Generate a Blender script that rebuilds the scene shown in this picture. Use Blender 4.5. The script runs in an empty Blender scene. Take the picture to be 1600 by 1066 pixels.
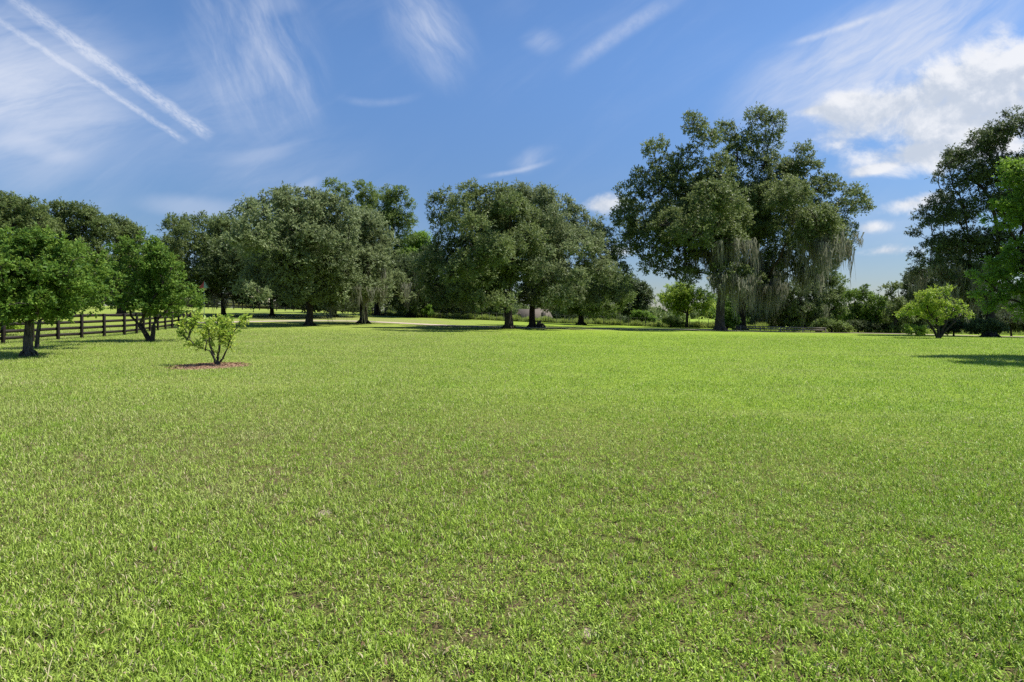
import bpy, math, random
import numpy as np
from math import radians as R

# ------------------------------------------------------------------ camera, light, exposure
F = 889.0            # focal length in photo pixels (20 mm on 36 mm)
HZ = 491.0           # photo row of the horizon
EYE = 1.45
S = bpy.context.scene
cam_d = bpy.data.cameras.new("camera"); cam = bpy.data.objects.new("camera", cam_d)
S.collection.objects.link(cam); S.camera = cam
cam.location = (0, 0, EYE); cam.rotation_euler = (R(90), 0, 0)
cam_d.sensor_width = 36; cam_d.lens = 36 * F / 1600
cam_d.shift_y = -(533 - HZ) / 1600
cam_d.clip_start = 0.05; cam_d.clip_end = 20000

S.render.engine = 'CYCLES'
S.view_settings.view_transform = 'Standard'; S.view_settings.look = 'None'
S.view_settings.gamma = 1; EXPO = 0.75
S.view_settings.exposure = EXPO
S.cycles.max_bounces = 7; S.cycles.diffuse_bounces = 3; S.cycles.glossy_bounces = 2
S.cycles.transmission_bounces = 4; S.cycles.transparent_max_bounces = 4
S.cycles.caustics_reflective = False; S.cycles.caustics_refractive = False
S.cycles.use_denoising = False
S.cycles.sample_clamp_indirect = 4

SUN_EL, SUN_AZ = 60.0, 76.0      # azimuth clockwise from the view direction: from the right
ld = bpy.data.lights.new("sun", 'SUN'); ld.energy = 4.8; ld.angle = R(0.53); ld.color = (1.0, 0.95, 0.86)
sun = bpy.data.objects.new("sun", ld); S.collection.objects.link(sun)
sun.rotation_euler = (R(90 - SUN_EL), 0, R(180 - SUN_AZ))
sun.location = (60, -30, 90)

# ------------------------------------------------------------------ node expression helper
class E:
    """a float socket with arithmetic that builds Math nodes"""
    def __init__(s, nt, k): s.nt, s.k = nt, k
    def m(s, op, b=None, c=None, clamp=False):
        n = s.nt.nodes.new('ShaderNodeMath'); n.operation = op; n.use_clamp = clamp
        for i, v in enumerate((s, b, c)):
            if v is None: continue
            if isinstance(v, E): s.nt.links.new(v.k, n.inputs[i])
            else: n.inputs[i].default_value = v
        return E(s.nt, n.outputs[0])
    def __add__(s, o): return s.m('ADD', o)
    __radd__ = __add__
    def __mul__(s, o): return s.m('MULTIPLY', o)
    __rmul__ = __mul__
    def __sub__(s, o): return s.m('SUBTRACT', o)
    def __rsub__(s, o): return (s * -1.0) + o
    def __truediv__(s, o): return s.m('DIVIDE', o)
    def mx(s, o): return s.m('MAXIMUM', o)
    def mn(s, o): return s.m('MINIMUM', o)
    def pw(s, o): return s.m('POWER', o)
    def ss(s, a, b, lo=0.0, hi=1.0):
        n = s.nt.nodes.new('ShaderNodeMapRange'); n.interpolation_type = 'SMOOTHSTEP'; n.clamp = True
        s.nt.links.new(s.k, n.inputs['Value'])
        if a > b: a, b, lo, hi = b, a, hi, lo
        n.inputs['From Min'].default_value = a; n.inputs['From Max'].default_value = b
        n.inputs['To Min'].default_value = lo; n.inputs['To Max'].default_value = hi
        return E(s.nt, n.outputs['Result'])

def combine(nt, x, y, z=0.0):
    n = nt.nodes.new('ShaderNodeCombineXYZ')
    for i, v in enumerate((x, y, z)):
        if isinstance(v, E): nt.links.new(v.k, n.inputs[i])
        else: n.inputs[i].default_value = v
    return n.outputs[0]
def noise(nt, vec, scale, detail=4, rough=0.5, dist=0.0, lac=2.0):
    n = nt.nodes.new('ShaderNodeTexNoise'); n.inputs['Scale'].default_value = scale
    n.inputs['Detail'].default_value = detail; n.inputs['Roughness'].default_value = rough
    n.inputs['Distortion'].default_value = dist; n.inputs['Lacunarity'].default_value = lac
    if vec is not None: nt.links.new(vec, n.inputs['Vector'])
    return E(nt, n.outputs['Fac'])
def mixc(nt, fac, a, b):
    n = nt.nodes.new('ShaderNodeMix'); n.data_type = 'RGBA'
    for i, v in ((0, fac), (6, a), (7, b)):
        if isinstance(v, E): nt.links.new(v.k, n.inputs[i])
        elif isinstance(v, bpy.types.NodeSocket): nt.links.new(v, n.inputs[i])
        elif i == 0: n.inputs[0].default_value = v
        else: n.inputs[i].default_value = (*v, 1)
    return n.outputs[2]

# ------------------------------------------------------------------ sky: Nishita with the day's clouds
def build_world():
    w = bpy.data.worlds.new("World"); S.world = w; w.use_nodes = True
    nt = w.node_tree; nt.nodes.clear()
    out = nt.nodes.new('ShaderNodeOutputWorld'); bg = nt.nodes.new('ShaderNodeBackground')
    sky = nt.nodes.new('ShaderNodeTexSky'); sky.sky_type = 'NISHITA'; sky.sun_disc = False
    sky.sun_elevation = R(SUN_EL); sky.sun_rotation = R(SUN_AZ)
    sky.air_density = 1.0; sky.dust_density = 0.25; sky.ozone_density = 2.6; sky.altitude = 10
    bg.inputs['Strength'].default_value = SKY
    tc = nt.nodes.new('ShaderNodeTexCoord'); sep = nt.nodes.new('ShaderNodeSeparateXYZ')
    nt.links.new(tc.outputs['Generated'], sep.inputs[0])
    x, y, z = [E(nt, sep.outputs[i]) for i in range(3)]
    ay = y.m('ABSOLUTE').mx(0.18)
    u = x / ay; v = z / ay
    P = combine(nt, u, v)
    def W(r, g, b): k = 1 / (SKY * 2 ** EXPO); return (r * k, g * k, b * k)
    # one warp field reused everywhere
    w1 = (noise(nt, P, 5.0, 4, 0.55) - 0.5); w2 = (noise(nt, combine(nt, v + 3.7, u + 1.3), 5.0, 4, 0.55) - 0.5)
    uw = u + w1 * 0.06; vw = v + w2 * 0.045
    def U(px): return (px - 800) / F
    def V(py): return (HZ - py) / F
    def ell(uu, vv, px, py, rx, ry, ang=0.0):      # 1 at the centre, 0 at the rim
        a = R(ang); c, s = math.cos(a), math.sin(a)
        du = uu - U(px); dv = vv - V(py)
        p = (du * c + dv * s) * (F / rx); q = (dv * c - du * s) * (F / ry)
        return 1.0 - (p * p + q * q).m('SQRT')
    def streak(p0, p1, wid, soft=0.3, bend=0.0, uu=None, vv=None):      # a band between two photo points
        uu = uu or u; vv = vv or v
        x0, y0, x1, y1 = U(p0[0]), V(p0[1]), U(p1[0]), V(p1[1])
        L = math.hypot(x1 - x0, y1 - y0); tx, ty = (x1 - x0) / L, (y1 - y0) / L
        a = ((uu - x0) * tx + (vv - y0) * ty) * (1 / L)
        b = (vv - y0) * tx - (uu - x0) * ty
        b = b - (a * (1.0 - a)) * bend
        d = b.m('ABSOLUTE') * (F / wid)
        return a, d.ss(1.0, 0.0) * a.ss(-soft * .4, soft) * a.ss(1.02, 1 - soft), b
    # --- cirrus: stretched noise, rotated
    def stretched(ang, s1, s2, off, detail=6, rough=0.62):
        a = R(ang); c, s = math.cos(a), math.sin(a)
        return noise(nt, combine(nt, (uw * c + vw * s) * s1 + off, (vw * c - uw * s) * s2), 1.0, detail, rough, 0.4)
    ns_a = stretched(35, 3.0, 14.0, 1.7)
    ns_b = stretched(-62, 3.0, 11.0, 5.2)
    ns_c = stretched(12, 3.0, 16.0, 9.1)
    fine = noise(nt, P, 60.0, 5, 0.65)
    big = noise(nt, P, 2.2, 3, 0.5)
    fib_b = stretched(-62, 9.0, 46.0, 2.2).ss(0.25, 0.7, 0.35, 1.0); fib_a = stretched(35, 9.0, 50.0, 6.2).ss(0.2, 0.75, 0.6, 1.0)
    ci = ell(uw, vw, 20, 140, 260, 190, -20).ss(0.0, 0.9) * ns_c.ss(0.05, 0.7) * 0.85
    ci = ci + ell(uw, vw, 330, 190, 380, 150, -25).ss(0.0, 1.0) * ns_c.ss(0.2, 0.75) * 0.22
    ci = ci + ell(uw, vw, 60, 235, 90, 22, -12).ss(0, 0.8) * 0.22
    ci = ci + ell(uw, vw, 400, 80, 190, 120, -60).ss(0.0, 0.8) * ns_b.ss(0.30, 0.72) * fib_b * 0.62
    ci = ci + ell(uw, vw, 425, 12, 60, 26, 0).ss(0.0, 0.9) * 0.18
    ci = ci + ell(uw, vw, 672, 50, 125, 75, -62).ss(0.0, 1.0) * ns_b.ss(0.25, 0.7) * fib_b * 0.75
    ci = ci + ell(uw, vw, 300, 322, 110, 26, -4).ss(0.0, 0.8) * 0.30
    ci = ci + ell(uw, vw, 410, 238, 100, 16, 14).ss(0.0, 0.9) * 0.16
    ci = ci + ell(uw, vw, 480, 283, 30, 12, 20).ss(0.0, 0.9) * 0.2
    ci = ci + ell(uw, vw, 838, 245, 55, 24, 8).ss(0.0, 0.9) * ns_a.ss(0.3, 0.7) * 0.38
    ci = ci + ell(uw, vw, 845, 65, 40, 28, 0).ss(0.0, 1.0) * ns_a.ss(0.3, 0.7) * 0.3
    ci = ci + ell(uw, vw, 1390, 70, 330, 105, 24).ss(0.0, 0.8) * ns_a.ss(0.15, 0.66) * fib_a * 0.95
    ci = ci + ell(uw, vw, 1330, 230, 260, 70, 10).ss(0.0, 0.9) * ns_c.ss(0.35, 0.7) * 0.30
    ci = ci + ell(uw, vw, 1380, 350, 200, 60, 0).ss(0.0, 0.9) * ns_c.ss(0.35, 0.7) * 0.16
    ci = ci + ns_a.ss(0.4, 0.85) * big.ss(0.4, 0.7) * 0.22
    for p0, p1, wd, k, bd in (((1065, -5), (870, 122), 20, .36, -0.03), ((1400, 12), (1210, 76), 8, .45, 0.01),
                              ((860, 252), (745, 277), 6, .4, 0.012), ((655, 150), (520, 150), 10, .15, 0.05)):
        a, s, b = streak(p0, p1, wd, 0.35, bd, u + w1 * 0.01, v + w2 * 0.01)
        ci = ci + s * fine.ss(0.2, 0.7, 0.5, 1.0) * k
    # --- two contrails
    wob = (noise(nt, P, 26.0, 4, 0.6) - 0.5)
    for p0, p1, wd, k in (((5, -12), (328, 213), 13, .62), ((-14, 24), (290, 221), 6.5, .5)):
        a, s, b = streak(p0, p1, wd, 0.06, 0.0, u + wob * 0.006, v + wob * 0.008)
        tex = noise(nt, combine(nt, a * 30.0, b * 190.0), 1.0, 5, 0.7)
        ci = ci + s.pw(0.7) * tex.ss(0.22, 0.68, 0.15, 1.0) * a.ss(0.0, 0.45, 0.55, 1.0) * k
    ci = ci.mn(0.85)
    # --- cumulus
    lobes = ((1590, 110, 95, 55, 22), (1530, 135, 110, 58, 26), (1470, 140, 90, 46, 24), (1400, 165, 90, 40, 18), (1330, 168, 72, 26, 8),
             (1480, 180, 170, 36, 8), (1580, 185, 110, 45, 10), (1450, 240, 100, 26, 8), (1540, 225, 80, 26, 8), (1375, 262, 50, 10, 12),
             (1530, 195, 120, 34, 12), (1440, 205, 90, 14, 6, .8), (945, 322, 34, 16, 6, .85), (1425, 319, 60, 13, 8, .62), (1356, 356, 32, 11, 5, .7), (1385, 392, 62, 9, 2, .5),
             (968, 392, 26, 12, 0, .7), (1280, 172, 40, 10, 8))
    def ell4(L):                                   # cheaper lobe: one polynomial per axis
        a = R(L[4]); c, sn = math.cos(a), math.sin(a); kx, ky = F / (L[2] * 1.25), F / (L[3] * 1.2); x0, y0 = U(L[0]), V(L[1])
        p = u * (c * kx) + (v * (sn * kx) - (x0 * c + y0 * sn) * kx)
        q = v * (c * ky) - (u * (sn * ky) + (y0 * c - x0 * sn) * ky)
        w_ = L[5] if len(L) > 5 else 1.0
        return (p * p + q * q).m('SQRT') * (-w_) + (w_ - (1 - w_) * .3)
    m = None
    for L in lobes:
        e = ell4(L); m = e if m is None else m.m('SMOOTH_MAX', e, 0.35)
    m = m.mx(-1.2)
    def puff(uu, vv): return (noise(nt, combine(nt, uu, vv * 1.25), 8.0, 9, 0.62, 0.3) - 0.50) * 2.05
    p0 = puff(u, v); p1 = puff(u + 0.010, v + 0.026)
    d0 = m + p0
    ridge = (v - V(175)) - (u - U(1260)) * 0.19                      # the big cloud is lit on top, grey along its base
    shade = ridge.ss(-0.035, 0.055) - 0.52
    big_c = u.ss(U(1240), U(1300)) * v.ss(V(270), V(235))
    alpha = d0.ss(-0.12, 0.55)
    lit = (p0 - p1 + shade * 0.42 * big_c).ss(-0.40, 0.22)
    low = v.ss(0.28, 0.5)                                      # thicker water cloud has greyer bases lower down
    n = nt.nodes.new('ShaderNodeCombineColor')
    ccol = mixc(nt, lit, W(.60, .66, .76), W(.92, .93, .96))
    nt.nodes.remove(n)
    base = sky.outputs['Color']
    hs = nt.nodes.new('ShaderNodeHueSaturation'); hs.inputs['Saturation'].default_value = SKYSAT; hs.inputs['Value'].default_value = SKYVAL
    nt.links.new(base, hs.inputs['Color']); base = mixc(nt, v.ss(0.50, -0.02), TINT(nt, hs.outputs['Color'], (.84, .89, .98)), TINT(nt, hs.outputs['Color'], (.44, .46, .55)))
    c1 = mixc(nt, ci, base, W(.70, .76, .90))
    c2 = mixc(nt, alpha * 0.93, c1, ccol)
    nt.links.new(c2, bg.inputs['Color']); nt.links.new(bg.outputs[0], out.inputs['Surface'])
def TINT(nt, c, col=(0.62, 0.64, 0.76)):
    n = nt.nodes.new('ShaderNodeMix'); n.data_type = 'RGBA'; n.blend_type = 'MULTIPLY'; n.inputs[0].default_value = 1
    nt.links.new(c, n.inputs[6]); n.inputs[7].default_value = (*col, 1); return n.outputs[2]
SKY = 0.088; SKYSAT = 1.12; SKYVAL = 1.05
build_world()

# ------------------------------------------------------------------ terrain
def gz(X, Y):
    X = np.asarray(X, float); Y = np.asarray(Y, float)
    Yc = np.clip(Y, 0, 130); Xc = 70 * np.tanh(X / 70)
    z = (0.22 - 0.037 * Xc) * (Yc / 100) ** 1.2
    z = z + 0.03 * np.sin(X * .21 + 1) * np.sin(Y * .17) * np.clip(Y / 20, 0, 1)
    far = np.clip((Y - 130) / 600, 0, 1)
    return z * (1 - far) - 2.5 * far
def Z(X, Y): return float(gz(X, Y))
def hit(px, py):
    """where the sight line through a photo point meets the ground"""
    a, s = (px - 800) / F, (HZ - py) / F
    lo, hi = 1.0, 400.0
    t = lo
    while t < hi:
        if EYE + s * t < Z(a * t, t): break
        t *= 1.01
    l, h = t / 1.01, t
    for _ in range(30):
        m = (l + h) / 2
        if EYE + s * m < Z(a * m, m): h = m
        else: l = m
    return a * h, h, Z(a * h, h)
def at(px, py, Y): return np.array(((px - 800) / F * Y, Y, EYE + (HZ - py) / F * Y))

# ------------------------------------------------------------------ object helpers
def tag(o, label=None, cat=None, group=None, kind=None):
    for k, v in (('label', label), ('category', cat), ('group', group), ('kind', kind)):
        if v: o[k] = v
    return o
def mesh_obj(name, verts, faces, mat=None, parent=None, smooth=False, tone=None):
    """faces: list of (M,k) integer arrays, or one array"""
    if not isinstance(faces, (list, tuple)): faces = [faces]
    me = bpy.data.meshes.new(name)
    verts = np.asarray(verts, np.float32)
    fl = [np.asarray(f, np.int32) for f in faces if len(f)]
    me.vertices.add(len(verts)); me.vertices.foreach_set('co', verts.ravel())
    nl = sum(f.size for f in fl); npoly = sum(len(f) for f in fl)
    me.loops.add(nl); me.polygons.add(npoly)
    me.loops.foreach_set('vertex_index', np.concatenate([f.ravel() for f in fl]))
    starts = []; c = 0
    for f in fl:
        starts.append(c + np.arange(len(f)) * f.shape[1]); c += f.size
    me.polygons.foreach_set('loop_start', np.concatenate(starts).astype(np.int32))
    if smooth: me.polygons.foreach_set('use_smooth', np.ones(npoly, bool))
    me.update(calc_edges=True)
    if tone is not None:
        at_ = me.attributes.new('tone', 'FLOAT', 'FACE'); at_.data.foreach_set('value', np.asarray(tone, np.float32))
    if mat: me.materials.append(mat)
    o = bpy.data.objects.new(name, me); S.collection.objects.link(o)
    if parent:
        o.parent = parent; 
    return o
def thing(name, label, cat, loc=(0, 0, 0), group=None):
    o = bpy.data.objects.new(name, None); S.collection.objects.link(o); o.location = loc
    o.empty_display_size = 0.2
    return tag(o, label, cat, group)
class MB:
    """collects boxes and tubes into one mesh"""
    def __init__(s): s.v = []; s.q = []; s.t = []; s.n = 0
    def add(s, v, q=(), t=()):
        v = np.asarray(v, float)
        if len(q): s.q.append(np.asarray(q) + s.n)
        if len(t): s.t.append(np.asarray(t) + s.n)
        s.v.append(v); s.n += len(v)
    def box(s, c, dx, dy, dz, ax=None, bev=0.0):
        """centre, half sizes, optional 3x3 axes"""
        A = np.eye(3) if ax is None else np.asarray(ax, float)
        c = np.asarray(c, float); b = bev
        if b <= 0:
            P = [(x, y, z) for z in (-dz, dz) for y in (-dy, dy) for x in (-dx, dx)]
            s.add(np.array(P) @ A + c, [(0, 2, 3, 1), (4, 5, 7, 6), (0, 1, 5, 4), (2, 6, 7, 3), (0, 4, 6, 2), (1, 3, 7, 5)])
        else:       # chamfered on the four long edges and the two ends
            ring = [(dx - b, -dy), (dx, -dy + b), (dx, dy - b), (dx - b, dy), (-dx + b, dy), (-dx, dy - b), (-dx, -dy + b), (-dx + b, -dy)]
            V = []
            for z, k in ((-dz, .94), (-dz + b, 1), (dz - b, 1), (dz, .94)):
                V += [(x * k, y * k, z) for x, y in ring]
            Q = [(r * 8 + i, r * 8 + (i + 1) % 8, r * 8 + 8 + (i + 1) % 8, r * 8 + 8 + i) for r in range(3) for i in range(8)]
            Q += [(24, 25, 26, 27), (24, 27, 28, 31), (28, 29, 30, 31), (3, 2, 1, 0), (7, 4, 3, 0), (7, 6, 5, 4)]
            s.add(np.array(V) @ A + c, Q)
    def tube(s, P, rad, n=7, rng=None, rough=0.0):
        P = np.asarray(P, float); m = len(P)
        T = np.gradient(P, axis=0); T /= np.linalg.norm(T, axis=1)[:, None] + 1e-9
        ref = np.array((0.31, 0.95, 0.05)) if abs(T[:, 2]).mean() > .5 else np.array((0, 0.05, 1.0))
        A = np.cross(T, ref); A /= np.linalg.norm(A, axis=1)[:, None] + 1e-9
        B = np.cross(T, A)
        th = np.arange(n) / n * 2 * np.pi
        rr = np.asarray(rad, float)[:, None] * np.ones((1, n))
        if rng is not None and rough: rr = rr * (1 + rng.uniform(-rough, rough, rr.shape))
        V = P[:, None] + rr[..., None] * (np.cos(th)[None, :, None] * A[:, None] + np.sin(th)[None, :, None] * B[:, None])
        i = np.arange(n); j = (i + 1) % n
        q = np.concatenate([np.stack([r * n + i, r * n + j, (r + 1) * n + j, (r + 1) * n + i], 1) for r in range(m - 1)])
        V = np.concatenate([V.reshape(-1, 3), P[-1:]])
        e = m * n
        t = np.stack([(m - 1) * n + i, (m - 1) * n + j, np.full(n, e)], 1)
        s.add(V, q, t)
    def build(s, name, mat, parent=None, smooth=False):
        return mesh_obj(name, np.concatenate(s.v), [np.concatenate(a) for a in (s.q, s.t) if a], mat, parent, smooth)

# ------------------------------------------------------------------ materials
def new_mat(name):
    m = bpy.data.materials.new(name); m.use_nodes = True
    nt = m.node_tree; nt.nodes.clear()
    out = nt.nodes.new('ShaderNodeOutputMaterial'); p = nt.nodes.new('ShaderNodeBsdfPrincipled')
    nt.links.new(p.outputs[0], out.inputs['Surface'])
    return m, nt, p, out
def objco(nt):
    return nt.nodes.new('ShaderNodeNewGeometry').outputs['Position']
def attr(nt, name):
    n = nt.nodes.new('ShaderNodeAttribute'); n.attribute_name = name; return E(nt, n.outputs['Fac'])
def leaf_mat(name, dark, mid, light, rough=0.45, spec=0.4, trans=0.3, tcol=None):
    m, nt, p, out = new_mat(name)
    t = attr(nt, 'tone')
    c = mixc(nt, t.ss(0.0, 0.55), dark, mid); c = mixc(nt, t.ss(0.5, 1.0), c, light)
    nt.links.new(c, p.inputs['Base Color'])
    p.inputs['Roughness'].default_value = rough; p.inputs['Specular IOR Level'].default_value = spec
    tr = nt.nodes.new('ShaderNodeBsdfTranslucent')
    tc = mixc(nt, 0.5, c, tcol or tuple(min(1, v * 1.5) for v in light)); nt.links.new(tc, tr.inputs['Color'])
    mx = nt.nodes.new('ShaderNodeMixShader'); mx.inputs[0].default_value = trans
    nt.links.new(p.outputs[0], mx.inputs[1]); nt.links.new(tr.outputs[0], mx.inputs[2])
    nt.links.new(mx.outputs[0], out.inputs['Surface'])
    return m
def bark_mat(name, a, b, scale=6):
    m, nt, p, out = new_mat(name)
    g = objco(nt)
    mp = nt.nodes.new('ShaderNodeMapping'); mp.inputs['Scale'].default_value = (1, 1, 0.22); nt.links.new(g, mp.inputs[0])
    n1 = noise(nt, mp.outputs[0], scale * 2.2, 6, 0.65, 0.4); n2 = noise(nt, g, 1.3, 3, 0.5)
    c = mixc(nt, n1.ss(0.35, 0.68), a, b); c = mixc(nt, n2.ss(0.55, 0.8) * 0.4, c, (0.16, 0.165, 0.13))
    nt.links.new(c, p.inputs['Base Color']); p.inputs['Roughness'].default_value = 0.9
    p.inputs['Specular IOR Level'].default_value = 0.15
    bp = nt.nodes.new('ShaderNodeBump'); bp.inputs['Strength'].default_value = 0.9; bp.inputs['Distance'].default_value = 0.06
    nt.links.new(n1.k, bp.inputs['Height']); nt.links.new(bp.outputs[0], p.inputs['Normal'])
    return m
def plain_mat(name, a, b, scale=8, rough=0.8, bump=0.3, spec=0.3):
    m, nt, p, out = new_mat(name)
    g = objco(nt); n1 = noise(nt, g, scale, 6, 0.6)
    c = mixc(nt, n1.ss(0.3, 0.7), a, b); nt.links.new(c, p.inputs['Base Color'])
    p.inputs['Roughness'].default_value = rough; p.inputs['Specular IOR Level'].default_value = spec
    if bump:
        bp = nt.nodes.new('ShaderNodeBump'); bp.inputs['Strength'].default_value = bump; bp.inputs['Distance'].default_value = 0.02
        nt.links.new(n1.k, bp.inputs['Height']); nt.links.new(bp.outputs[0], p.inputs['Normal'])
    return m
M = {}
M['oak'] = leaf_mat('oak_leaf', (.052, .086, .022), (.118, .168, .048), (.250, .300, .105), 0.55, 0.25, 0.3)
M['oak_grey'] = leaf_mat('oak_leaf_grey', (.066, .098, .034), (.150, .198, .078), (.290, .340, .155), 0.55, 0.25, 0.3)
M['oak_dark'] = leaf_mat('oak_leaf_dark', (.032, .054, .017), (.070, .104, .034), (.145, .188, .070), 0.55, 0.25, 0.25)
M['oak_bright'] = leaf_mat('oak_leaf_bright', (.060, .105, .020), (.130, .195, .042), (.250, .325, .090), 0.55, 0.25, 0.32)
M['fruit'] = leaf_mat('fruit_leaf', (.034, .084, .009), (.092, .180, .020), (.260, .370, .065), 0.6, 0.2, 0.3)
M['lime'] = leaf_mat('lime_leaf', (.110, .190, .020), (.230, .340, .030), (.400, .500, .070), 0.5, 0.3, 0.4)
M['fresh'] = leaf_mat('fresh_leaf', (.055, .120, .016), (.130, .245, .028), (.260, .400, .055), 0.5, 0.3, 0.4)
M['shrub'] = leaf_mat('shrub_leaf', (.100, .190, .018), (.260, .400, .045), (.520, .570, .100), 0.5, 0.3, 0.4)
M['weed'] = leaf_mat('weed_leaf', (.090, .150, .022), (.165, .240, .036), (.290, .330, .080), 0.6, 0.2, 0.4)
M['moss'] = leaf_mat('moss', (.140, .145, .105), (.225, .230, .170), (.330, .330, .250), 0.95, 0.05, 0.3)
M['bark'] = bark_mat('bark', (.017, .014, .012), (.066, .054, .043))
M['bark_grey'] = bark_mat('bark_grey', (.030, .027, .023), (.125, .112, .095), 9)
M['wood'] = plain_mat('fence_wood', (.010, .007, .006), (.024, .017, .014), 14, 0.7, 0.4)
M['wood_pale'] = plain_mat('pale_wood', (.20, .17, .15), (.36, .32, .28), 14, 0.8, 0.3)
M['post'] = plain_mat('post_wood', (.05, .045, .038), (.15, .14, .12), 14, 0.8, 0.3)
M['wire'] = plain_mat('wire', (.16, .16, .15), (.24, .24, .23), 14, 0.5, 0)
M['wall'] = plain_mat('render_wall', (.50, .44, .34), (.60, .54, .43), 3, 0.9, 0.1)
M['roof'] = plain_mat('roof_shingle', (.22, .21, .21), (.34, .32, .31), 20, 0.9, 0.2)
M['roof_tan'] = plain_mat('roof_tan', (.095, .078, .058), (.135, .115, .090), 20, 0.9, 0.2)
M['glass'] = plain_mat('window_glass', (.02, .025, .03), (.04, .05, .06), 4, 0.1, 0, 0.6)
M['white'] = plain_mat('white_paint', (.70, .70, .68), (.80, .80, .78), 9, 0.5, 0.05)
M['red'] = plain_mat('red_paint', (.36, .06, .04), (.46, .09, .06), 9, 0.5, 0.05)
M['green'] = plain_mat('green_paint', (.25, .42, .32), (.34, .50, .40), 9, 0.5, 0.05)
M['rock'] = plain_mat('dark_stone', (.018, .017, .016), (.06, .055, .05), 5, 0.85, 0.8)
M['sand'] = plain_mat('sand_drive', (.30, .24, .185), (.46, .39, .31), 3, 0.95, 0.3)
M['mulch'] = plain_mat('mulch_soil', (.15, .090, .055), (.33, .21, .13), 40, 0.95, 0.8)
M['chip'] = leaf_mat('mulch_chip', (.12, .065, .038), (.26, .155, .095), (.42, .29, .19), 0.9, 0.1, 0.0)
M['dry'] = leaf_mat('dry_leaf', (.10, .055, .03), (.22, .14, .08), (.38, .30, .20), 0.8, 0.2, 0.15)

def grass_mat(name):
    """blades: tone picks straw to fresh green, drifts of different turf across the field"""
    m, nt, p, out = new_mat(name)
    t = attr(nt, 'tone'); g = objco(nt)
    sp = nt.nodes.new('ShaderNodeSeparateXYZ'); nt.links.new(g, sp.inputs[0])
    X, Y = E(nt, sp.outputs[0]), E(nt, sp.outputs[1])
    big = noise(nt, g, 0.22, 4, 0.55); med = noise(nt, g, 1.1, 4, 0.6)
    side = (X + (big - 0.5) * 14.0 + 1.0).ss(-6.0, 6.0)                 # greyer bahia turf on the left, creeping turf on the right
    gA = mixc(nt, t.ss(0.0, 0.8), (.080, .125, .012), (.375, .490, .090))
    gB = mixc(nt, t.ss(0.0, 0.8), (.060, .135, .004), (.385, .560, .050))
    c = mixc(nt, side, gA, gB)
    c = mixc(nt, med.ss(0.48, 0.66) * 0.65, c, (.215, .365, .020))
    c = mixc(nt, big.ss(0.50, 0.68) * 0.45, c, (.440, .480, .140))
    mow = noise(nt, combine(nt, X * 0.05, Y * 0.9 + X * 0.12), 1.0, 4, 0.6)
    c = mixc(nt, mow.ss(0.5, 0.7) * 0.35, c, (.400, .470, .130))
    worn = noise(nt, g, 0.55, 5, 0.65)
    c = mixc(nt, worn.ss(0.54, 0.68) * (0.55 - side * 0.42), c, (.400, .380, .170))
    c = mixc(nt, t.ss(0.86, 0.90), c, (.480, .420, .240))
    c = mixc(nt, t.ss(0.955, 0.97), c, (.230, .130, .080))
    nt.links.new(c, p.inputs['Base Color'])
    p.inputs['Roughness'].default_value = 0.5; p.inputs['Specular IOR Level'].default_value = 0.3
    tr = nt.nodes.new('ShaderNodeBsdfTranslucent'); nt.links.new(c, tr.inputs['Color'])
    mx = nt.nodes.new('ShaderNodeMixShader'); mx.inputs[0].default_value = 0.22
    nt.links.new(p.outputs[0], mx.inputs[1]); nt.links.new(tr.outputs[0], mx.inputs[2]); nt.links.new(mx.outputs[0], out.inputs['Surface'])
    return m
M['grass'] = grass_mat('grass_blade')

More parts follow.
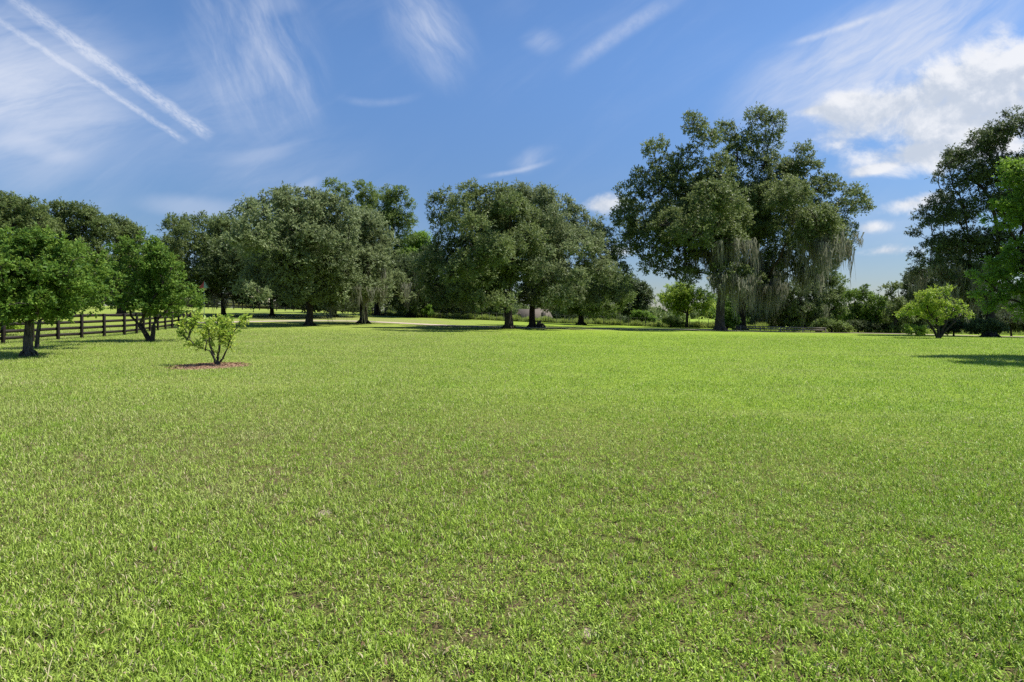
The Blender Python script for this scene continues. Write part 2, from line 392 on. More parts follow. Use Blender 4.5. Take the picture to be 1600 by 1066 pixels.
def ground_mat():
    m, nt, p, out = new_mat('lawn_ground'); g = objco(nt)
    sp = nt.nodes.new('ShaderNodeSeparateXYZ'); nt.links.new(g, sp.inputs[0])
    X, Y = E(nt, sp.outputs[0]), E(nt, sp.outputs[1])
    big = noise(nt, g, 0.22, 4, 0.55); med = noise(nt, g, 1.1, 4, 0.6); fine = noise(nt, g, 16.0, 6, 0.7); vf = noise(nt, g, 70.0, 4, 0.7)
    mow = noise(nt, combine(nt, X * 0.05, Y * 0.9 + X * 0.12), 1.0, 4, 0.6)
    side = (X + (big - 0.5) * 14.0 + 1.0).ss(-6.0, 6.0)
    thatch = mixc(nt, vf.ss(0.3, 0.7), (.045, .052, .012), (.185, .185, .062))
    grA = mixc(nt, fine.ss(0.3, 0.7), (.125, .175, .022), (.285, .350, .070)); grB = mixc(nt, fine.ss(0.3, 0.7), (.115, .185, .012), (.265, .375, .040))
    gr = mixc(nt, side, grA, grB)
    gr = mixc(nt, med.ss(0.5, 0.72) * 0.4, gr, (.155, .255, .035))
    gr = mixc(nt, mow.ss(0.5, 0.75) * 0.35, gr, (.270, .295, .095))
    near = (Y + X.mx(0.0) * 0.5).ss(4.5, 12.0)
    soil = noise(nt, g, 9.0, 5, 0.6)
    thatch = mixc(nt, soil.ss(0.40, 0.58), mixc(nt, vf.ss(.3, .7), (.050, .032, .020), (.190, .130, .085)), thatch)
    c = mixc(nt, near * 0.85 + 0.08, thatch, gr)
    # worn sandy soil in the shade of the far oaks
    under = ((X + 23.0) * (X + 23.0) / 300.0 + (Y - 76.0) * (Y - 76.0) / 200.0).ss(1.3, 0.4) * 0.8
    under2 = ((X - 3.0) * (X - 3.0) / 160.0 + (Y - 58.0) * (Y - 58.0) / 42.0).ss(1.4, 0.4)
    under3 = ((X - 26.0) * (X - 26.0) / 130.0 + (Y - 62.0) * (Y - 62.0) / 42.0).ss(1.4, 0.4)
    bare = (under.mx(under2).mx(under3)) * (noise(nt, g, 0.8, 5, 0.65).ss(0.36, 0.6))
    c = mixc(nt, bare * 0.6, c, mixc(nt, fine.ss(.3, .7), (.13, .10, .07), (.30, .24, .18)))
    # a few bare sandy scrapes near by
    for sx, sy, sr in SCRAPES:
        dx, dy = X - sx, Y - sy
        k = ((dx * dx + dy * dy * 0.6).m('SQRT') + (fine - 0.5) * sr * 1.6).ss(sr, sr * 0.5)
        c = mixc(nt, k, c, mixc(nt, vf.ss(.3, .7), (.27, .20, .15), (.52, .43, .34)))
    nt.links.new(c, p.inputs['Base Color']); p.inputs['Roughness'].default_value = 0.95; p.inputs['Specular IOR Level'].default_value = 0.1
    bp = nt.nodes.new('ShaderNodeBump'); bp.inputs['Strength'].default_value = 0.8; bp.inputs['Distance'].default_value = 0.04
    nt.links.new((fine + vf * 0.5).k, bp.inputs['Height']); nt.links.new(bp.outputs[0], p.inputs['Normal'])
    return m
SCRAPES = []
for px, py, r in ((920, 988, .045), (505, 802, .07), (1292, 1040, .03)):
    a = hit(px, py); SCRAPES.append((a[0], a[1], r))

# ------------------------------------------------------------------ ground sheet
def build_ground():
    t = np.linspace(-1, 1, 181); xs = np.sign(t) * (60 * np.abs(t) + 2600 * np.abs(t) ** 5)
    s = np.linspace(0, 1, 241); ys = -25 + 185 * s + 4200 * s ** 7
    XX, YY = np.meshgrid(xs, ys); ZZ = gz(XX, YY)
    V = np.stack([XX, YY, ZZ], -1).reshape(-1, 3); n = len(xs)
    i, j = np.meshgrid(np.arange(n - 1), np.arange(len(ys) - 1)); k = (j * n + i).ravel()
    o = mesh_obj('ground', V, np.stack([k, k + 1, k + n + 1, k + n], 1), ground_mat(), smooth=True)
    tag(o, kind='structure')
build_ground()

def strip(name, pts, wid, mat, lift=0.004, kind='structure', wob=0.25, seed=3):
    """a band laid on the ground along world points"""
    P = np.array(pts, float); d = np.r_[0, np.cumsum(np.linalg.norm(np.diff(P, axis=0), axis=1))]
    n = int(d[-1] / 0.8) + 2; q = np.linspace(0, d[-1], n)
    C = np.stack([np.interp(q, d, P[:, 0]), np.interp(q, d, P[:, 1])], 1)
    for _ in range(12): C[1:-1] = (C[:-2] + C[1:-1] * 2 + C[2:]) / 4
    T = np.gradient(C, axis=0); T /= np.linalg.norm(T, axis=1)[:, None]; Nn = np.stack([-T[:, 1], T[:, 0]], 1)
    rng = np.random.default_rng(seed); m = 7
    e1 = np.convolve(rng.uniform(-wob, wob, n + 4), np.ones(5) / 5, 'valid')[:n]; e2 = np.convolve(rng.uniform(-wob, wob, n + 4), np.ones(5) / 5, 'valid')[:n]
    V = []
    for k in range(m):
        f = k / (m - 1); off = -wid / 2 + e1 * 1.5 + f * (wid + (e2 - e1) * 1.5)
        X = C[:, 0] + Nn[:, 0] * off; Y = C[:, 1] + Nn[:, 1] * off
        V.append(np.stack([X, Y, gz(X, Y) + lift + 0.03], 1))
    V = np.stack(V, 1).reshape(-1, 3); i, j = np.meshgrid(np.arange(m - 1), np.arange(n - 1)); k = (j * m + i).ravel()
    o = mesh_obj(name, V, np.stack([k, k + m, k + m + 1, k + 1], 1), mat, smooth=True); tag(o, kind=kind)
    return o
drive = [hit(px, py)[:2] for px, py in ((300, 505), (380, 503), (470, 501.5), (560, 502), (640, 506), (720, 510), (800, 512), (900, 513), (1000, 514), (1100, 516), (1210, 518.5), (1320, 520.5), (1400, 522), (1520, 525), (1640, 528))]
strip('driveway', drive, 3.0, M['sand'])

# ------------------------------------------------------------------ leaves
def unit(v): return v / (np.linalg.norm(v, axis=-1, keepdims=True) + 1e-9)
def rdir(rng, n): return unit(rng.normal(size=(n, 3)))
def leaf_mesh(name, base, d, L, W, tone, mat, parent, rng, nrm=None):
    """pointed leaves as single kite faces"""
    n = len(base); side = unit(np.cross(d, rdir(rng, n) if nrm is None else nrm))
    L = L[:, None]; W = W[:, None]
    V = np.stack([base, base + d * L * .45 + side * W * .5, base + d * L, base + d * L * .45 - side * W * .5], 1).reshape(-1, 3)
    return mesh_obj(name, V, np.arange(4 * n).reshape(-1, 4), mat, parent, tone=tone)

def crown_leaves(rng, blobs, L, dens, sub_r, reach=1.08, flat=0.7, droop=0.0, twig=6, fill=0.55, spiky=0.6):
    """blobs (n,4): centre and radius. Each is filled with small sprays, each spray with twigs of leaves"""
    B, D, T, SC, NN = [], [], [], [], []
    sub_r *= 0.66; dens *= 0.72
    for (cx, cy, cz, r) in blobs:
        ns = max(3, int(dens * (r / sub_r) ** 2))
        dirs = rdir(rng, ns); dirs[:, 2] = dirs[:, 2] * 0.9 + 0.12; dirs = unit(dirs)
        rad = r * rng.uniform(fill, reach, ns)
        c = np.array((cx, cy, cz)) + dirs * rad[:, None] * np.array((1, 1, 0.85))
        sr = sub_r * rng.uniform(0.6, 1.25, ns)
        btone = rng.uniform(-0.08, 0.08)
        nt_ = 9
        # twigs
        tc = np.repeat(c, nt_, 0); out = np.repeat(dirs, nt_, 0); srr = np.repeat(sr, nt_)
        rd = rdir(rng, len(tc))
        td = unit(rd + out * spiky + np.array((0, 0, 0.25 - droop)))
        org = tc + rd * (srr * rng.uniform(0.05, 0.75, len(tc)))[:, None] * np.array((1, 1, flat))
        tl = srr * rng.uniform(0.35, 0.75, len(tc))
        stone = np.repeat(rng.uniform(-0.2, 0.2, ns), nt_) + btone
        b = np.repeat(org, twig, 0); dd = np.repeat(td, twig, 0)
        f = np.tile(np.linspace(0.1, 1.0, twig), len(tc))
        b = b + dd * (np.repeat(tl, twig) * f * 1.25)[:, None]
        ld_ = unit(dd * 0.8 + rdir(rng, len(b)) * 0.95 + np.array((0, 0, -0.15)))
        nn = unit(rd * 0.7 + out * .35 + rdir(rng, len(rd)) * .25 + np.array((0, 0, .75)))
        NN.append(unit(np.repeat(nn, twig, 0) + rdir(rng, len(b)) * 0.55))
        B.append(b); D.append(ld_); T.append(np.repeat(stone, twig)); SC.append(c)
    B = np.concatenate(B); D = np.concatenate(D); T = np.concatenate(T); NN = np.concatenate(NN)
    n = len(B); ll = L * rng.uniform(0.65, 1.25, n)
    tone = np.clip(0.42 + T + rng.normal(0, 0.17, n), 0, 1)
    return B, D, ll, tone, SC, NN

def moss_strands(rng, anchors, length, width, per, spread, name, parent, mat, segs=5):
    """hanging tassels of ribbons"""
    n = len(anchors) * per; ctr = np.repeat(anchors, per, 0)
    a = np.repeat(anchors, per, 0) + rng.normal(0, 1, (n, 3)) * np.array((spread, spread, spread * .5))
    ln = np.repeat(rng.uniform(0.25, 1.0, len(anchors)) ** 1.5 + .1, per) * length * rng.uniform(0.45, 1.05, n)
    w = width * rng.uniform(0.5, 1.2, n)
    th = rng.uniform(0, np.pi, n); sd = np.stack([np.cos(th), np.sin(th), np.zeros(n)], 1)
    lev = np.linspace(0, 1, segs + 1); V = []
    dr = rng.normal(0, 0.05, (n, 3)); dr[:, 2] = 0; ph = rng.uniform(0, 6.3, n)
    for f in lev:
        c = a * (1 - .55 * f) + ctr * (.55 * f) + np.array((0, 0, -1.0)) * (ln * f)[:, None] + dr * (ln * f)[:, None] + sd[:, [1, 0, 2]] * (np.sin(ph + f * 7) * 0.10 + np.sin(ph * 2.3 + f * 15) * .05)[:, None]
        ww = w * (1.0 - 0.85 * f ** 1.5) * (1 + 0.35 * np.sin(ph * 3 + f * 17))
        V.append(c - sd * ww[:, None] * .5); V.append(c + sd * ww[:, None] * .5)
    V = np.stack(V, 1); k = 2 * (segs + 1); V = V.reshape(-1, 3); base = np.arange(n) * k
    q = np.concatenate([np.stack([base + 2 * s, base + 2 * s + 1, base + 2 * s + 3, base + 2 * s + 2], 1) for s in range(segs)])
    tone = np.tile(np.clip(np.repeat(rng.normal(0.45, 0.18, len(anchors)), per) + rng.normal(0, .12, n), 0, 1), segs)
    return mesh_obj(name, V, q, mat, parent, tone=tone)

def grow_limbs(mb, rng, fork, blobs, r_trunk, tips=None, r_min=0.03, n=6):
    """limbs branch from blob to blob; a limb is as thick as what it carries"""
    C = np.vstack([fork, blobs[:, :3]]); k = len(C)
    order = np.argsort(np.linalg.norm(C - fork, axis=1)); par = -np.ones(k, int); path = np.zeros(k)
    done = [order[0]]
    for i in order[1:]:
        cand = np.array(done); d = np.linalg.norm(C[cand] - C[i], axis=1)
        up = np.clip(C[cand, 2] - C[i, 2], 0, None)
        j = np.argmin(d * 1.0 + 0.45 * path[cand] + up * 0.6)
        par[i] = cand[j]; path[i] = path[cand[j]] + d[j]; done.append(i)
    load = np.ones(k)
    for i in done[::-1]:
        if par[i] >= 0: load[par[i]] += load[i]
    rr = lambda l: max(r_min, r_trunk * 0.82 * (l / load[0]) ** 0.5)
    for i in done[1:]:
        p, q = C[par[i]], C[i]; L = np.linalg.norm(q - p); m = 6
        t = np.linspace(0, 1, m)[:, None]
        mid = rng.normal(0, 0.09 * L, 3); mid[2] = abs(mid[2]) * .5
        P = p + (q - p) * t + mid * (np.sin(np.pi * t)) + rng.normal(0, 0.02 * L, (m, 3)) * (t * (1 - t) * 4)
        r0 = rr(load[i]) * 1.05; r1 = rr(max(load[i] - 1, 0.35)) * 0.9
        mb.tube(P, np.linspace(r0, r1, m), n, rng, 0.06)

def twig_sticks(mb, rng, blobs, subs, share, r=0.02):
    for b, c in zip(blobs, subs):
        for q in c[rng.random(len(c)) < share]:
            p = np.asarray(b[:3]); L = np.linalg.norm(q - p)
            m = p + (q - p) * .5 + rng.normal(0, .12 * L, 3)
            mb.tube([p, m, q], [r * 1.6, r, r * .35], 3)

def tree(name, label, cat, px, base_py, blobs_px, trunk_px, fork_py, kind='oak', Y=None, L=0.2, dens=7.0, sub=0.75, copies=2,
         group=None, moss=None, seed=1, bark='bark', lean=0.0, sticks=0.25, aspect=0.42, flat=0.7, droop=0.0, spiky=0.6, depth=1.0, fill=0.55, twig=6, flare=1.6, stems=None, top_open=0, grow=1.0, reach=1.08, copy_max=999):
    rng = np.random.default_rng(seed)
    if Y is None: x, Y, z = hit(px, base_py)
    else: x = (px - 800) / F * Y; z = Z(x, Y)
    root = thing(name, label, cat, (x, Y, z), group)
    org = np.array((x, Y, z))
    s = Y / F
    bl = []
    for b in blobs_px:
        bx, by, br = b[:3]; br *= grow; dy = b[3] if len(b) > 3 else 0
        dx = (bx - px) * s; h = EYE + (HZ - by) * s - z; r = br * s
        bl.append((dx, dy + rng.normal(0, 0.25) * r, h, r))
        for c in range(copies if top_open < by < copy_max else 0):
            th = rng.uniform(25, 90) * (1 if (c + len(bl)) % 2 else -1); th = R(th)
            ax = max(abs(dx), 1.2 * r) * (1 if dx >= 0 else -1)
            dyy = depth * abs(ax) * math.sin(th) + rng.normal(0, .3) * r; pf_ = min(1.0, (Y + dyy) / Y)
            bl.append(((ax * math.cos(th) + rng.normal(0, .2) * r) * pf_, dyy, h * pf_ * rng.uniform(.94, 1.0), r * rng.uniform(.85, 1.1)))
    bl = np.array(bl)
    B, D, ll, tone, subs, NN = crown_leaves(rng, bl, L, dens, sub, reach, flat=flat, droop=droop, spiky=spiky, fill=fill, twig=twig)
    leaf_mesh('crown', B, D, ll, ll * aspect * rng.uniform(.8, 1.2, len(ll)), tone, M[kind], root, rng, NN)
    mb = MB()
    tr = trunk_px * s / 2
    fz = EYE + (HZ - fork_py) * s - z
    fork = np.array((lean * fz, 0, fz))
    m = 9; t = np.linspace(0, 1, m)
    for k, (sx, lw) in enumerate(stems or ((0.0, 1.0),)):
        P = np.stack([lean * fz * t + sx * fz * (t ** 1.2) + 0.04 * fz * np.sin(t * 4 + seed + k) * t, 0.03 * fz * np.sin(t * 3 + seed * 2 + k) * t + (k - 1) * .0, fz * t - 0.15 * (1 - t)], 1)
        if stems: P[-1] = P[-2] + (P[-1] - P[-2])
        rad = tr * lw * (1.0 - 0.18 * t + (flare - 1) * np.exp(-t * 7))
        mb.tube(P, rad, 12, rng, 0.05)
        if stems:
            sel = bl[(np.arange(len(bl)) % len(stems)) == k]
            if len(sel): grow_limbs(mb, rng, P[-1], sel, rad[-1], r_min=0.0035 * Y / 10)
        else: fork = P[-1]
    if not stems: grow_limbs(mb, rng, fork, bl, rad[-1], r_min=0.0045 * Y / 10)
    if flare > 1.3:
        for k in range(6):
            a = k * 1.05 + rng.uniform(-.3, .3); d = np.array((math.cos(a), math.sin(a), 0))
            mb.tube([d * tr * .5 + (0, 0, .5 * tr + .15), d * tr * 1.35 + (0, 0, .16), d * tr * 2.3 + (0, 0, -.08)], [tr * .42, tr * .30, tr * .10], 6, rng, .1)
    if sticks: twig_sticks(mb, rng, bl, [c - 0 for c in subs], sticks, r=0.0012 * Y / 3 if Y < 40 else 0.02)
    mb.build('trunk', M[bark], root, smooth=True)
    if moss:
        cnt, ln, wd, zlo, zhi = moss[:5]
        low = bl[(bl[:, 2] >= zlo) & (bl[:, 2] <= zhi)]
        if len(moss) > 5:
            low = low[(low[:, 0] > moss[5]) & (low[:, 0] < moss[6])]
        if len(low):
            idx = rng.integers(0, len(low), cnt); c = low[idx]
            an = c[:, :3] + rng.normal(0, .5, (cnt, 3)) * c[:, 3:4] * np.array((1, 1, .5)) - np.array((0, .35, .35)) * c[:, 3:4]
            tag(moss_strands(rng, an, ln, wd, 16, 0.26, 'hanging_moss', root, M['moss']), kind='stuff')
    return root

# ------------------------------------------------------------------ the trees of the photograph
GO = 'old oaks round the edge of the field'
# two great mossy oaks, right of centre
tree('moss_oak', 'tall live oak draped in grey moss, front left trunk of the tallest pair', 'oak tree', 1125, 516.5,
     [(1026,232,17),(1045,258,20),(1086,192,19),(1104,218,17),(1075,248,18),(1010,273,18),(985,303,19),(1030,298,24),(1078,300,24),(1120,275,22),(974,340,19),(1008,345,26),
      (1055,345,30),(1100,340,30),(985,380,19),(1020,388,26),(1060,392,26),(1012,414,14),(1130,315,26),(1040,420,16),(1095,385,22),(1130,370,24),(1145,335,24),(1050,290,20),(1100,300,22),(1125,252,16),(1108,282,20),(1060,268,16),(1080,425,15),(1108,432,17,-3.5),(1138,436,17,-3),(1062,436,14,-2)],
     13.5, 440, 'oak', flare=1.45, L=0.23, aspect=.5, dens=6.4, sub=0.74, copy_max=376, top_open=292, grow=1.12, moss=(130, 3.4, .11, 4.2, 11.0, -2.2, 6), group=GO, seed=11, bark='bark_grey', copies=2, sticks=.3)
tree('moss_oak', 'tall live oak draped in grey moss, dark right trunk of the tallest pair', 'oak tree', 1158, 515.6,
     [(1130,206,16),(1184,184,17),(1212,192,17),(1166,220,20),(1203,226,19),(1150,248,20),(1190,262,23),(1253,232,11),(1262,258,18),(1232,285,24),(1170,305,30),(1270,298,22),
      (1296,290,17),(1326,297,12),(1342,325,13),(1310,330,20),(1318,362,17),(1268,340,27),(1215,345,30),(1165,350,28),(1280,382,25),(1310,392,16),(1230,392,26),(1180,395,24),(1288,416,18),(1250,420,18),(1245,262,16),(1215,260,18),(1240,310,22),(1195,300,24),(1150,224,13),(1235,258,12),(1140,285,20),(1300,360,20),(1200,420,20),(1165,425,18),(1160,442,15,-3),(1188,440,15,-2),(1215,436,16,1)],
     12.5, 450, 'oak', flare=1.45, L=0.23, aspect=.5, dens=6.4, sub=0.74, copy_max=376, top_open=280, grow=1.12, moss=(200, 4.2, .11, 4.0, 11.0, -6, 8.5), group=GO, seed=12, bark='bark', copies=2, sticks=.3)
# the broad pair in the middle
tree('field_oak', 'broad dark green oak with the thick trunk at the middle of the field', 'oak tree', 795, 514,
     [(677,316,11),(696,308,15),(733,300,16),(688,343,19),(724,332,23),(765,306,18),(760,342,28),(690,383,24),(725,378,28),(770,388,30),(700,420,24),(735,424,26),(775,432,26),
      (712,452,18),(664,440,14),(655,420,12),(675,465,14),(700,465,14),(730,465,14),(680,410,20),(800,328,28),(800,372,30),(812,418,26),(756,455,16),(680,445,16),(785,300,12)],
     13, 462, 'oak', L=0.21, dens=7.5, sub=0.66, depth=1.3, group=GO, seed=21, copies=2)
tree('field_oak', 'broad oak just right of the central one, dark lump at its trunk', 'oak tree', 832, 511.8,
     [(812,302,16),(845,308,19),(878,322,19),(903,336,16),(930,362,18),(948,380,14),(850,352,28),(890,366,28),(925,402,26),(952,412,17),(860,400,28),(900,430,26),(840,438,24),
      (880,458,18),(945,442,20),(815,460,16),(850,466,13),(958,385,8),(962,402,14),(970,425,15),(925,348,14),(942,365,14),(975,448,13),(905,458,16),(930,462,16),(958,458,14),(870,474,9)],
     10, 470, 'oak_grey', L=0.22, dens=7.5, sub=0.7, depth=1.3, group=GO, seed=22, copies=2)
tree('field_oak', 'oak with low drooping crown behind the right edge of the central pair', 'oak tree', 908, 504,
     [(940,450,22),(965,442,17),(974,464,14),(900,468,18),(922,474,16),(955,480,14),(880,470,16),(935,430,18),(905,445,20)],
     9, 480, 'oak_bright', Y=84, L=0.26, dens=6.5, sub=0.85, grow=1.18, group=GO, seed=23, moss=(26, 2.6, .10, 2, 6))
# left cluster
tree('field_oak', 'large rounded grey green oak with a pale sunlit trunk, left of centre', 'oak tree', 483, 509,
     [(383,336,16),(402,322,15),(425,314,17),(452,307,19),(486,310,20),(515,322,20),(540,340,20),(395,365,24),(430,350,27),(470,350,29),(510,360,28),(545,375,22),(400,405,24),
      (440,398,29),(485,402,30),(525,405,27),(410,440,20),(450,440,22),(505,440,23),(465,458,12),(540,425,20),(480,372,22),(385,425,16),(392,452,13),(425,464,12),(505,462,12),(535,456,14),(450,462,10)],
     11, 468, 'oak_grey', L=0.26, dens=6.8, sub=0.8, depth=1.6, group=GO, seed=31, copies=2)
tree('field_oak', 'grey green oak with moss tassels, right neighbour of the pale trunked oak', 'oak tree', 568, 505.5,
     [(548,335,18),(575,348,19),(594,372,18),(600,402,17),(560,372,25),(575,405,26),(604,432,18),(625,440,14),(545,415,24),(590,450,16),(560,440,22),(535,450,18),(632,462,11)],
     12, 472, 'oak_grey', L=0.28, dens=6.5, sub=0.9, depth=1.5, group=GO, seed=32, moss=(40, 3.4, .11, 3, 7.5))
tree('field_oak', 'dark oak on a thin trunk behind the birdhouse pole', 'oak tree', 349, 499.5,
     [(275,358,13),(292,350,15),(320,348,17),(350,352,18),(378,360,15),(285,385,20),(320,380,24),(355,385,24),(382,395,18),(290,420,20),(330,420,24),(365,425,22),(310,450,16),(345,452,15),(385,440,14),(300,355,10),(298,395,17),(305,432,15)],
     7, 468, 'oak', Y=82, L=0.28, dens=6.5, sub=0.9, depth=1.6, group=GO, seed=33, moss=(40, 3.0, .11, 2.5, 6))
tree('plume_tree', 'tall bright green tree with three leafy plumes rising behind the left oaks', 'tree', 590, 497,
     [(520,290,12),(535,300,14),(528,318,14),(566,290,10),(570,308,12),(612,302,13),(628,300,12),(640,318,9),(615,325,17),(600,345,19),(635,345,14),(575,335,16),(610,375,19),(595,400,20),(640,372,10),(630,400,16),(545,325,12)],
     10, 455, 'oak_bright', Y=108, L=0.34, dens=5.6, sub=0.95, seed=41, group='trees behind the far fence', copies=1)
tree('round_tree', 'small lime tinted round crown in the gap left of the central oak', 'tree', 652, 497,
     [(640,378,12),(655,373,13),(664,392,14),(645,398,16),(660,415,16)], 6, 440, 'fresh', Y=118, L=0.34, dens=7, sub=0.9, seed=42, group='trees behind the far fence')
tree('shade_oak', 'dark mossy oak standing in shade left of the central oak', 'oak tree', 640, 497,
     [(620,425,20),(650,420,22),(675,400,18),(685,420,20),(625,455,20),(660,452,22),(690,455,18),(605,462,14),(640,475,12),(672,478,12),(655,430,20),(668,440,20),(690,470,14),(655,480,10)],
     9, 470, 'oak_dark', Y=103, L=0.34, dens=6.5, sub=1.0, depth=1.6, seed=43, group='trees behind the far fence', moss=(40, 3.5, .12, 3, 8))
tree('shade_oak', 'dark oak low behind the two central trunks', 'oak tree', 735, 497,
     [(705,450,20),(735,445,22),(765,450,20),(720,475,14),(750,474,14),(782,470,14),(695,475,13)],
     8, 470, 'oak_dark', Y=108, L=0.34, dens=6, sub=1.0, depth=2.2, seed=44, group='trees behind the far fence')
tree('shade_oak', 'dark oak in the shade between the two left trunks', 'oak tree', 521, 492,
     [(490,400,24),(520,395,26),(550,405,24),(575,420,18),(500,440,18),(525,435,20),(550,445,18),(510,465,14),(540,466,14),(560,470,10)], 9, 470, 'oak_dark', Y=88, L=0.34, dens=5, sub=1.1, depth=2.6, grow=1.5, copies=4, seed=45, group='trees behind the far fence')  # hidden crown enlarged to throw shade on the ground under the left oaks
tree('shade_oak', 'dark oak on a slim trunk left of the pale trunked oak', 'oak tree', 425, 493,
     [(400,405,24),(430,400,26),(460,405,24),(380,425,18),(400,435,18),(425,430,20),(450,440,17),(405,458,12),(440,460,12)], 6, 468, 'oak_dark', Y=86, L=0.34, dens=5, sub=1.1, depth=2.6, grow=1.5, copies=4, seed=46, group='trees behind the far fence')  # unseen crown widened the same way, shaped for its shadow on the ground
tree('fence_tree', 'dark green tree by the wire fence, right of the central oaks', 'tree', 990, 500,
     [(985,442,13),(998,452,14),(975,455,14),(1000,472,12),(985,478,14),(968,480,12),(1003,486,9),(990,462,14)],
     6, 482, 'oak_dark', Y=98, L=0.32, dens=6.5, sub=.9, seed=47, group='trees behind the far fence')
# far left wood behind the board fence
for k, (px, lab, bl) in enumerate((
    (15, 'large dark oak rising behind the leftmost small tree', [(-30,318,20),(0,316,18),(25,322,18),(48,326,18),(-10,350,26),(30,355,26),(60,350,22),(0,395,28),(45,395,28),(20,435,26),(-35,400,28),(60,435,20),(-30,450,26)]),
    (110, 'dark oak with a stepped top behind the two small left trees', [(78,330,15),(100,326,14),(122,330,15),(142,334,13),(90,355,22),(125,358,22),(155,352,15),(100,395,26),(140,395,25),(110,435,24),(80,440,22),(150,435,20)]),
    (190, 'dark oak sloping down to the sky gap on the left', [(172,345,13),(190,352,13),(206,366,13),(220,382,11),(180,375,18),(205,395,18),(190,415,24),(225,410,15),(240,425,16),(200,450,22),(170,445,18),(245,448,15)]))):
    tree('wood_oak', lab, 'oak tree', px, 500, bl, 12, 460, 'oak', Y=62 + 5 * k, L=0.25, dens=6.8, sub=0.75, seed=51 + k, group='oaks behind the board fence', copies=1, droop=.1)
tree('wood_oak', 'dark oak filling the shade behind the second small left tree', 'oak tree', 262, 500,
     [(250,400,13),(265,420,18),(280,440,16),(255,450,18),(240,470,14),(275,468,13)], 8, 465, 'oak_dark', Y=88, L=0.3, dens=6.5, sub=.9, seed=55, group='oaks behind the board fence')

# right side
tree('yellow_tree', 'small yellow green tree with forked trunk under the mossy oak', 'tree', 1073, 515,
     [(1040,468,11),(1052,458,11),(1070,455,12),(1088,458,11),(1102,466,10),(1060,470,10),(1082,472,11),(1098,482,10),(1046,478,8),(1110,476,6)],
     5, 490, 'lime', Y=84, L=0.24, dens=5, sub=.7, grow=1.3, reach=1.25, seed=61, copies=1, flare=1.2, lean=0.0, fill=.4)
tree('yellow_tree', 'sunlit yellow green tree on spreading stems, right of the gap', 'tree', 1466, 523,
     [(1440,463,11),(1455,458,12),(1472,456,12),(1420,482,10),(1432,478,12),(1450,480,14),(1475,478,13),(1495,472,10),(1506,482,10),(1514,492,7),(1488,492,11),(1462,498,12),(1430,492,9),(1412,492,6)],
     4, 502, 'lime', Y=40, L=0.13, dens=4.6, sub=.34, reach=1.3, grow=.74, seed=62, copies=1, flare=1.2, stems=((-0.6, .9), (0.0, 1.0), (0.55, .9), (1.0, .8)), fill=.4)
for k, (px, Yd, lab, bl, kind, ms) in enumerate((
    (1195, 86, 'grey mossy tree in the shade just right of the great trunks', [(1180,462,16),(1205,455,17),(1225,468,16),(1190,485,16),(1215,490,16),(1180,500,12),(1205,508,10)], 'oak_grey', (34, 3.0, .09, 1.5, 5)),
    (1255, 84, 'grey mossy tree under the right limbs of the tallest oaks', [(1240,455,16),(1265,450,17),(1285,465,16),(1250,482,17),(1275,490,16),(1240,502,13),(1262,510,9),(1290,500,11)], 'oak_grey', (34, 3.0, .09, 1.5, 5)),
    (1300, 86, 'green tree with a tall crown below the right end of the tallest oaks', [(1290,420,16),(1305,440,15),(1312,462,14),(1298,470,16),(1310,490,14),(1295,505,12),(1322,500,10),(1280,440,14)], 'oak_bright', None),
    (1150, 92, 'pale green tree glimpsed between the two great trunks', [(1140,470,12),(1155,478,11),(1140,495,12),(1112,470,10),(1106,488,9),(1162,500,10)], 'fresh', None),
    (1345, 66, 'thin airy tree with bare stems right of the tallest oaks', [(1335,462,9),(1348,456,9),(1360,466,9),(1338,482,9),(1354,486,10),(1330,498,11),(1350,505,11),(1368,495,9)], 'fruit', None),
    (1372, 64, 'leafy green young tree in the row left of the yellow one', [(1372,468,10),(1384,476,10),(1368,488,11),(1382,498,11),(1372,510,10),(1392,505,10)], 'fruit', None),
    (1400, 62, 'slender tree with a tall narrow tip left of the yellow one', [(1392,448,6),(1400,446,6),(1396,460,7),(1404,470,8),(1412,480,9),(1400,490,11),(1415,500,11),(1402,510,10)], 'oak', None),
    (1437, 66, 'dark mossy tree behind the yellow tree', [(1432,440,12),(1450,430,14),(1470,425,14),(1440,458,14),(1425,470,10),(1490,440,14),(1460,450,14),(1480,460,14),(1430,500,12),(1500,470,14),(1450,490,14),(1490,495,14)], 'oak_dark', (50, 3.0, .09, 2, 6)))):
    tree('edge_tree', lab, 'tree', px, 515, bl, 5 if k > 3 else 7, 498 if k > 3 else 485, kind, Y=Yd, L=0.22, dens=4.6, sub=.55, reach=1.25, seed=71 + k, group='smaller trees along the right edge of the field', moss=ms, copies=1, flare=1.2, sticks=.3, fill=.45)
tree('moss_oak', 'dark spreading oak with layered twigs and moss at the right edge', 'oak tree', 1547, 527,
     [(1480,258,11),(1500,240,15),(1530,222,18),(1560,205,19),(1590,200,20),(1462,318,14),(1490,290,18),(1520,270,22),(1555,255,26),(1595,260,30),(1452,350,12),(1478,335,18),(1510,325,24),(1550,315,28),(1600,320,30),
      (1455,385,14),(1485,375,20),(1520,375,26),(1565,375,30),(1450,415,14),(1480,410,20),(1515,420,24),(1560,425,28),(1605,400,30),(1475,438,14),(1510,452,16),(1545,462,18),(1590,455,24),(1635,230,30),(1640,300,34),(1640,380,34),(1580,178,10),(1610,185,14)],
     14, 478, 'oak_dark', Y=48, L=0.17, dens=7.2, sub=0.58, seed=81, group=GO, moss=(130, 2.3, .06, 2.2, 7), copies=1, flat=.35, fill=.35, droop=.15)
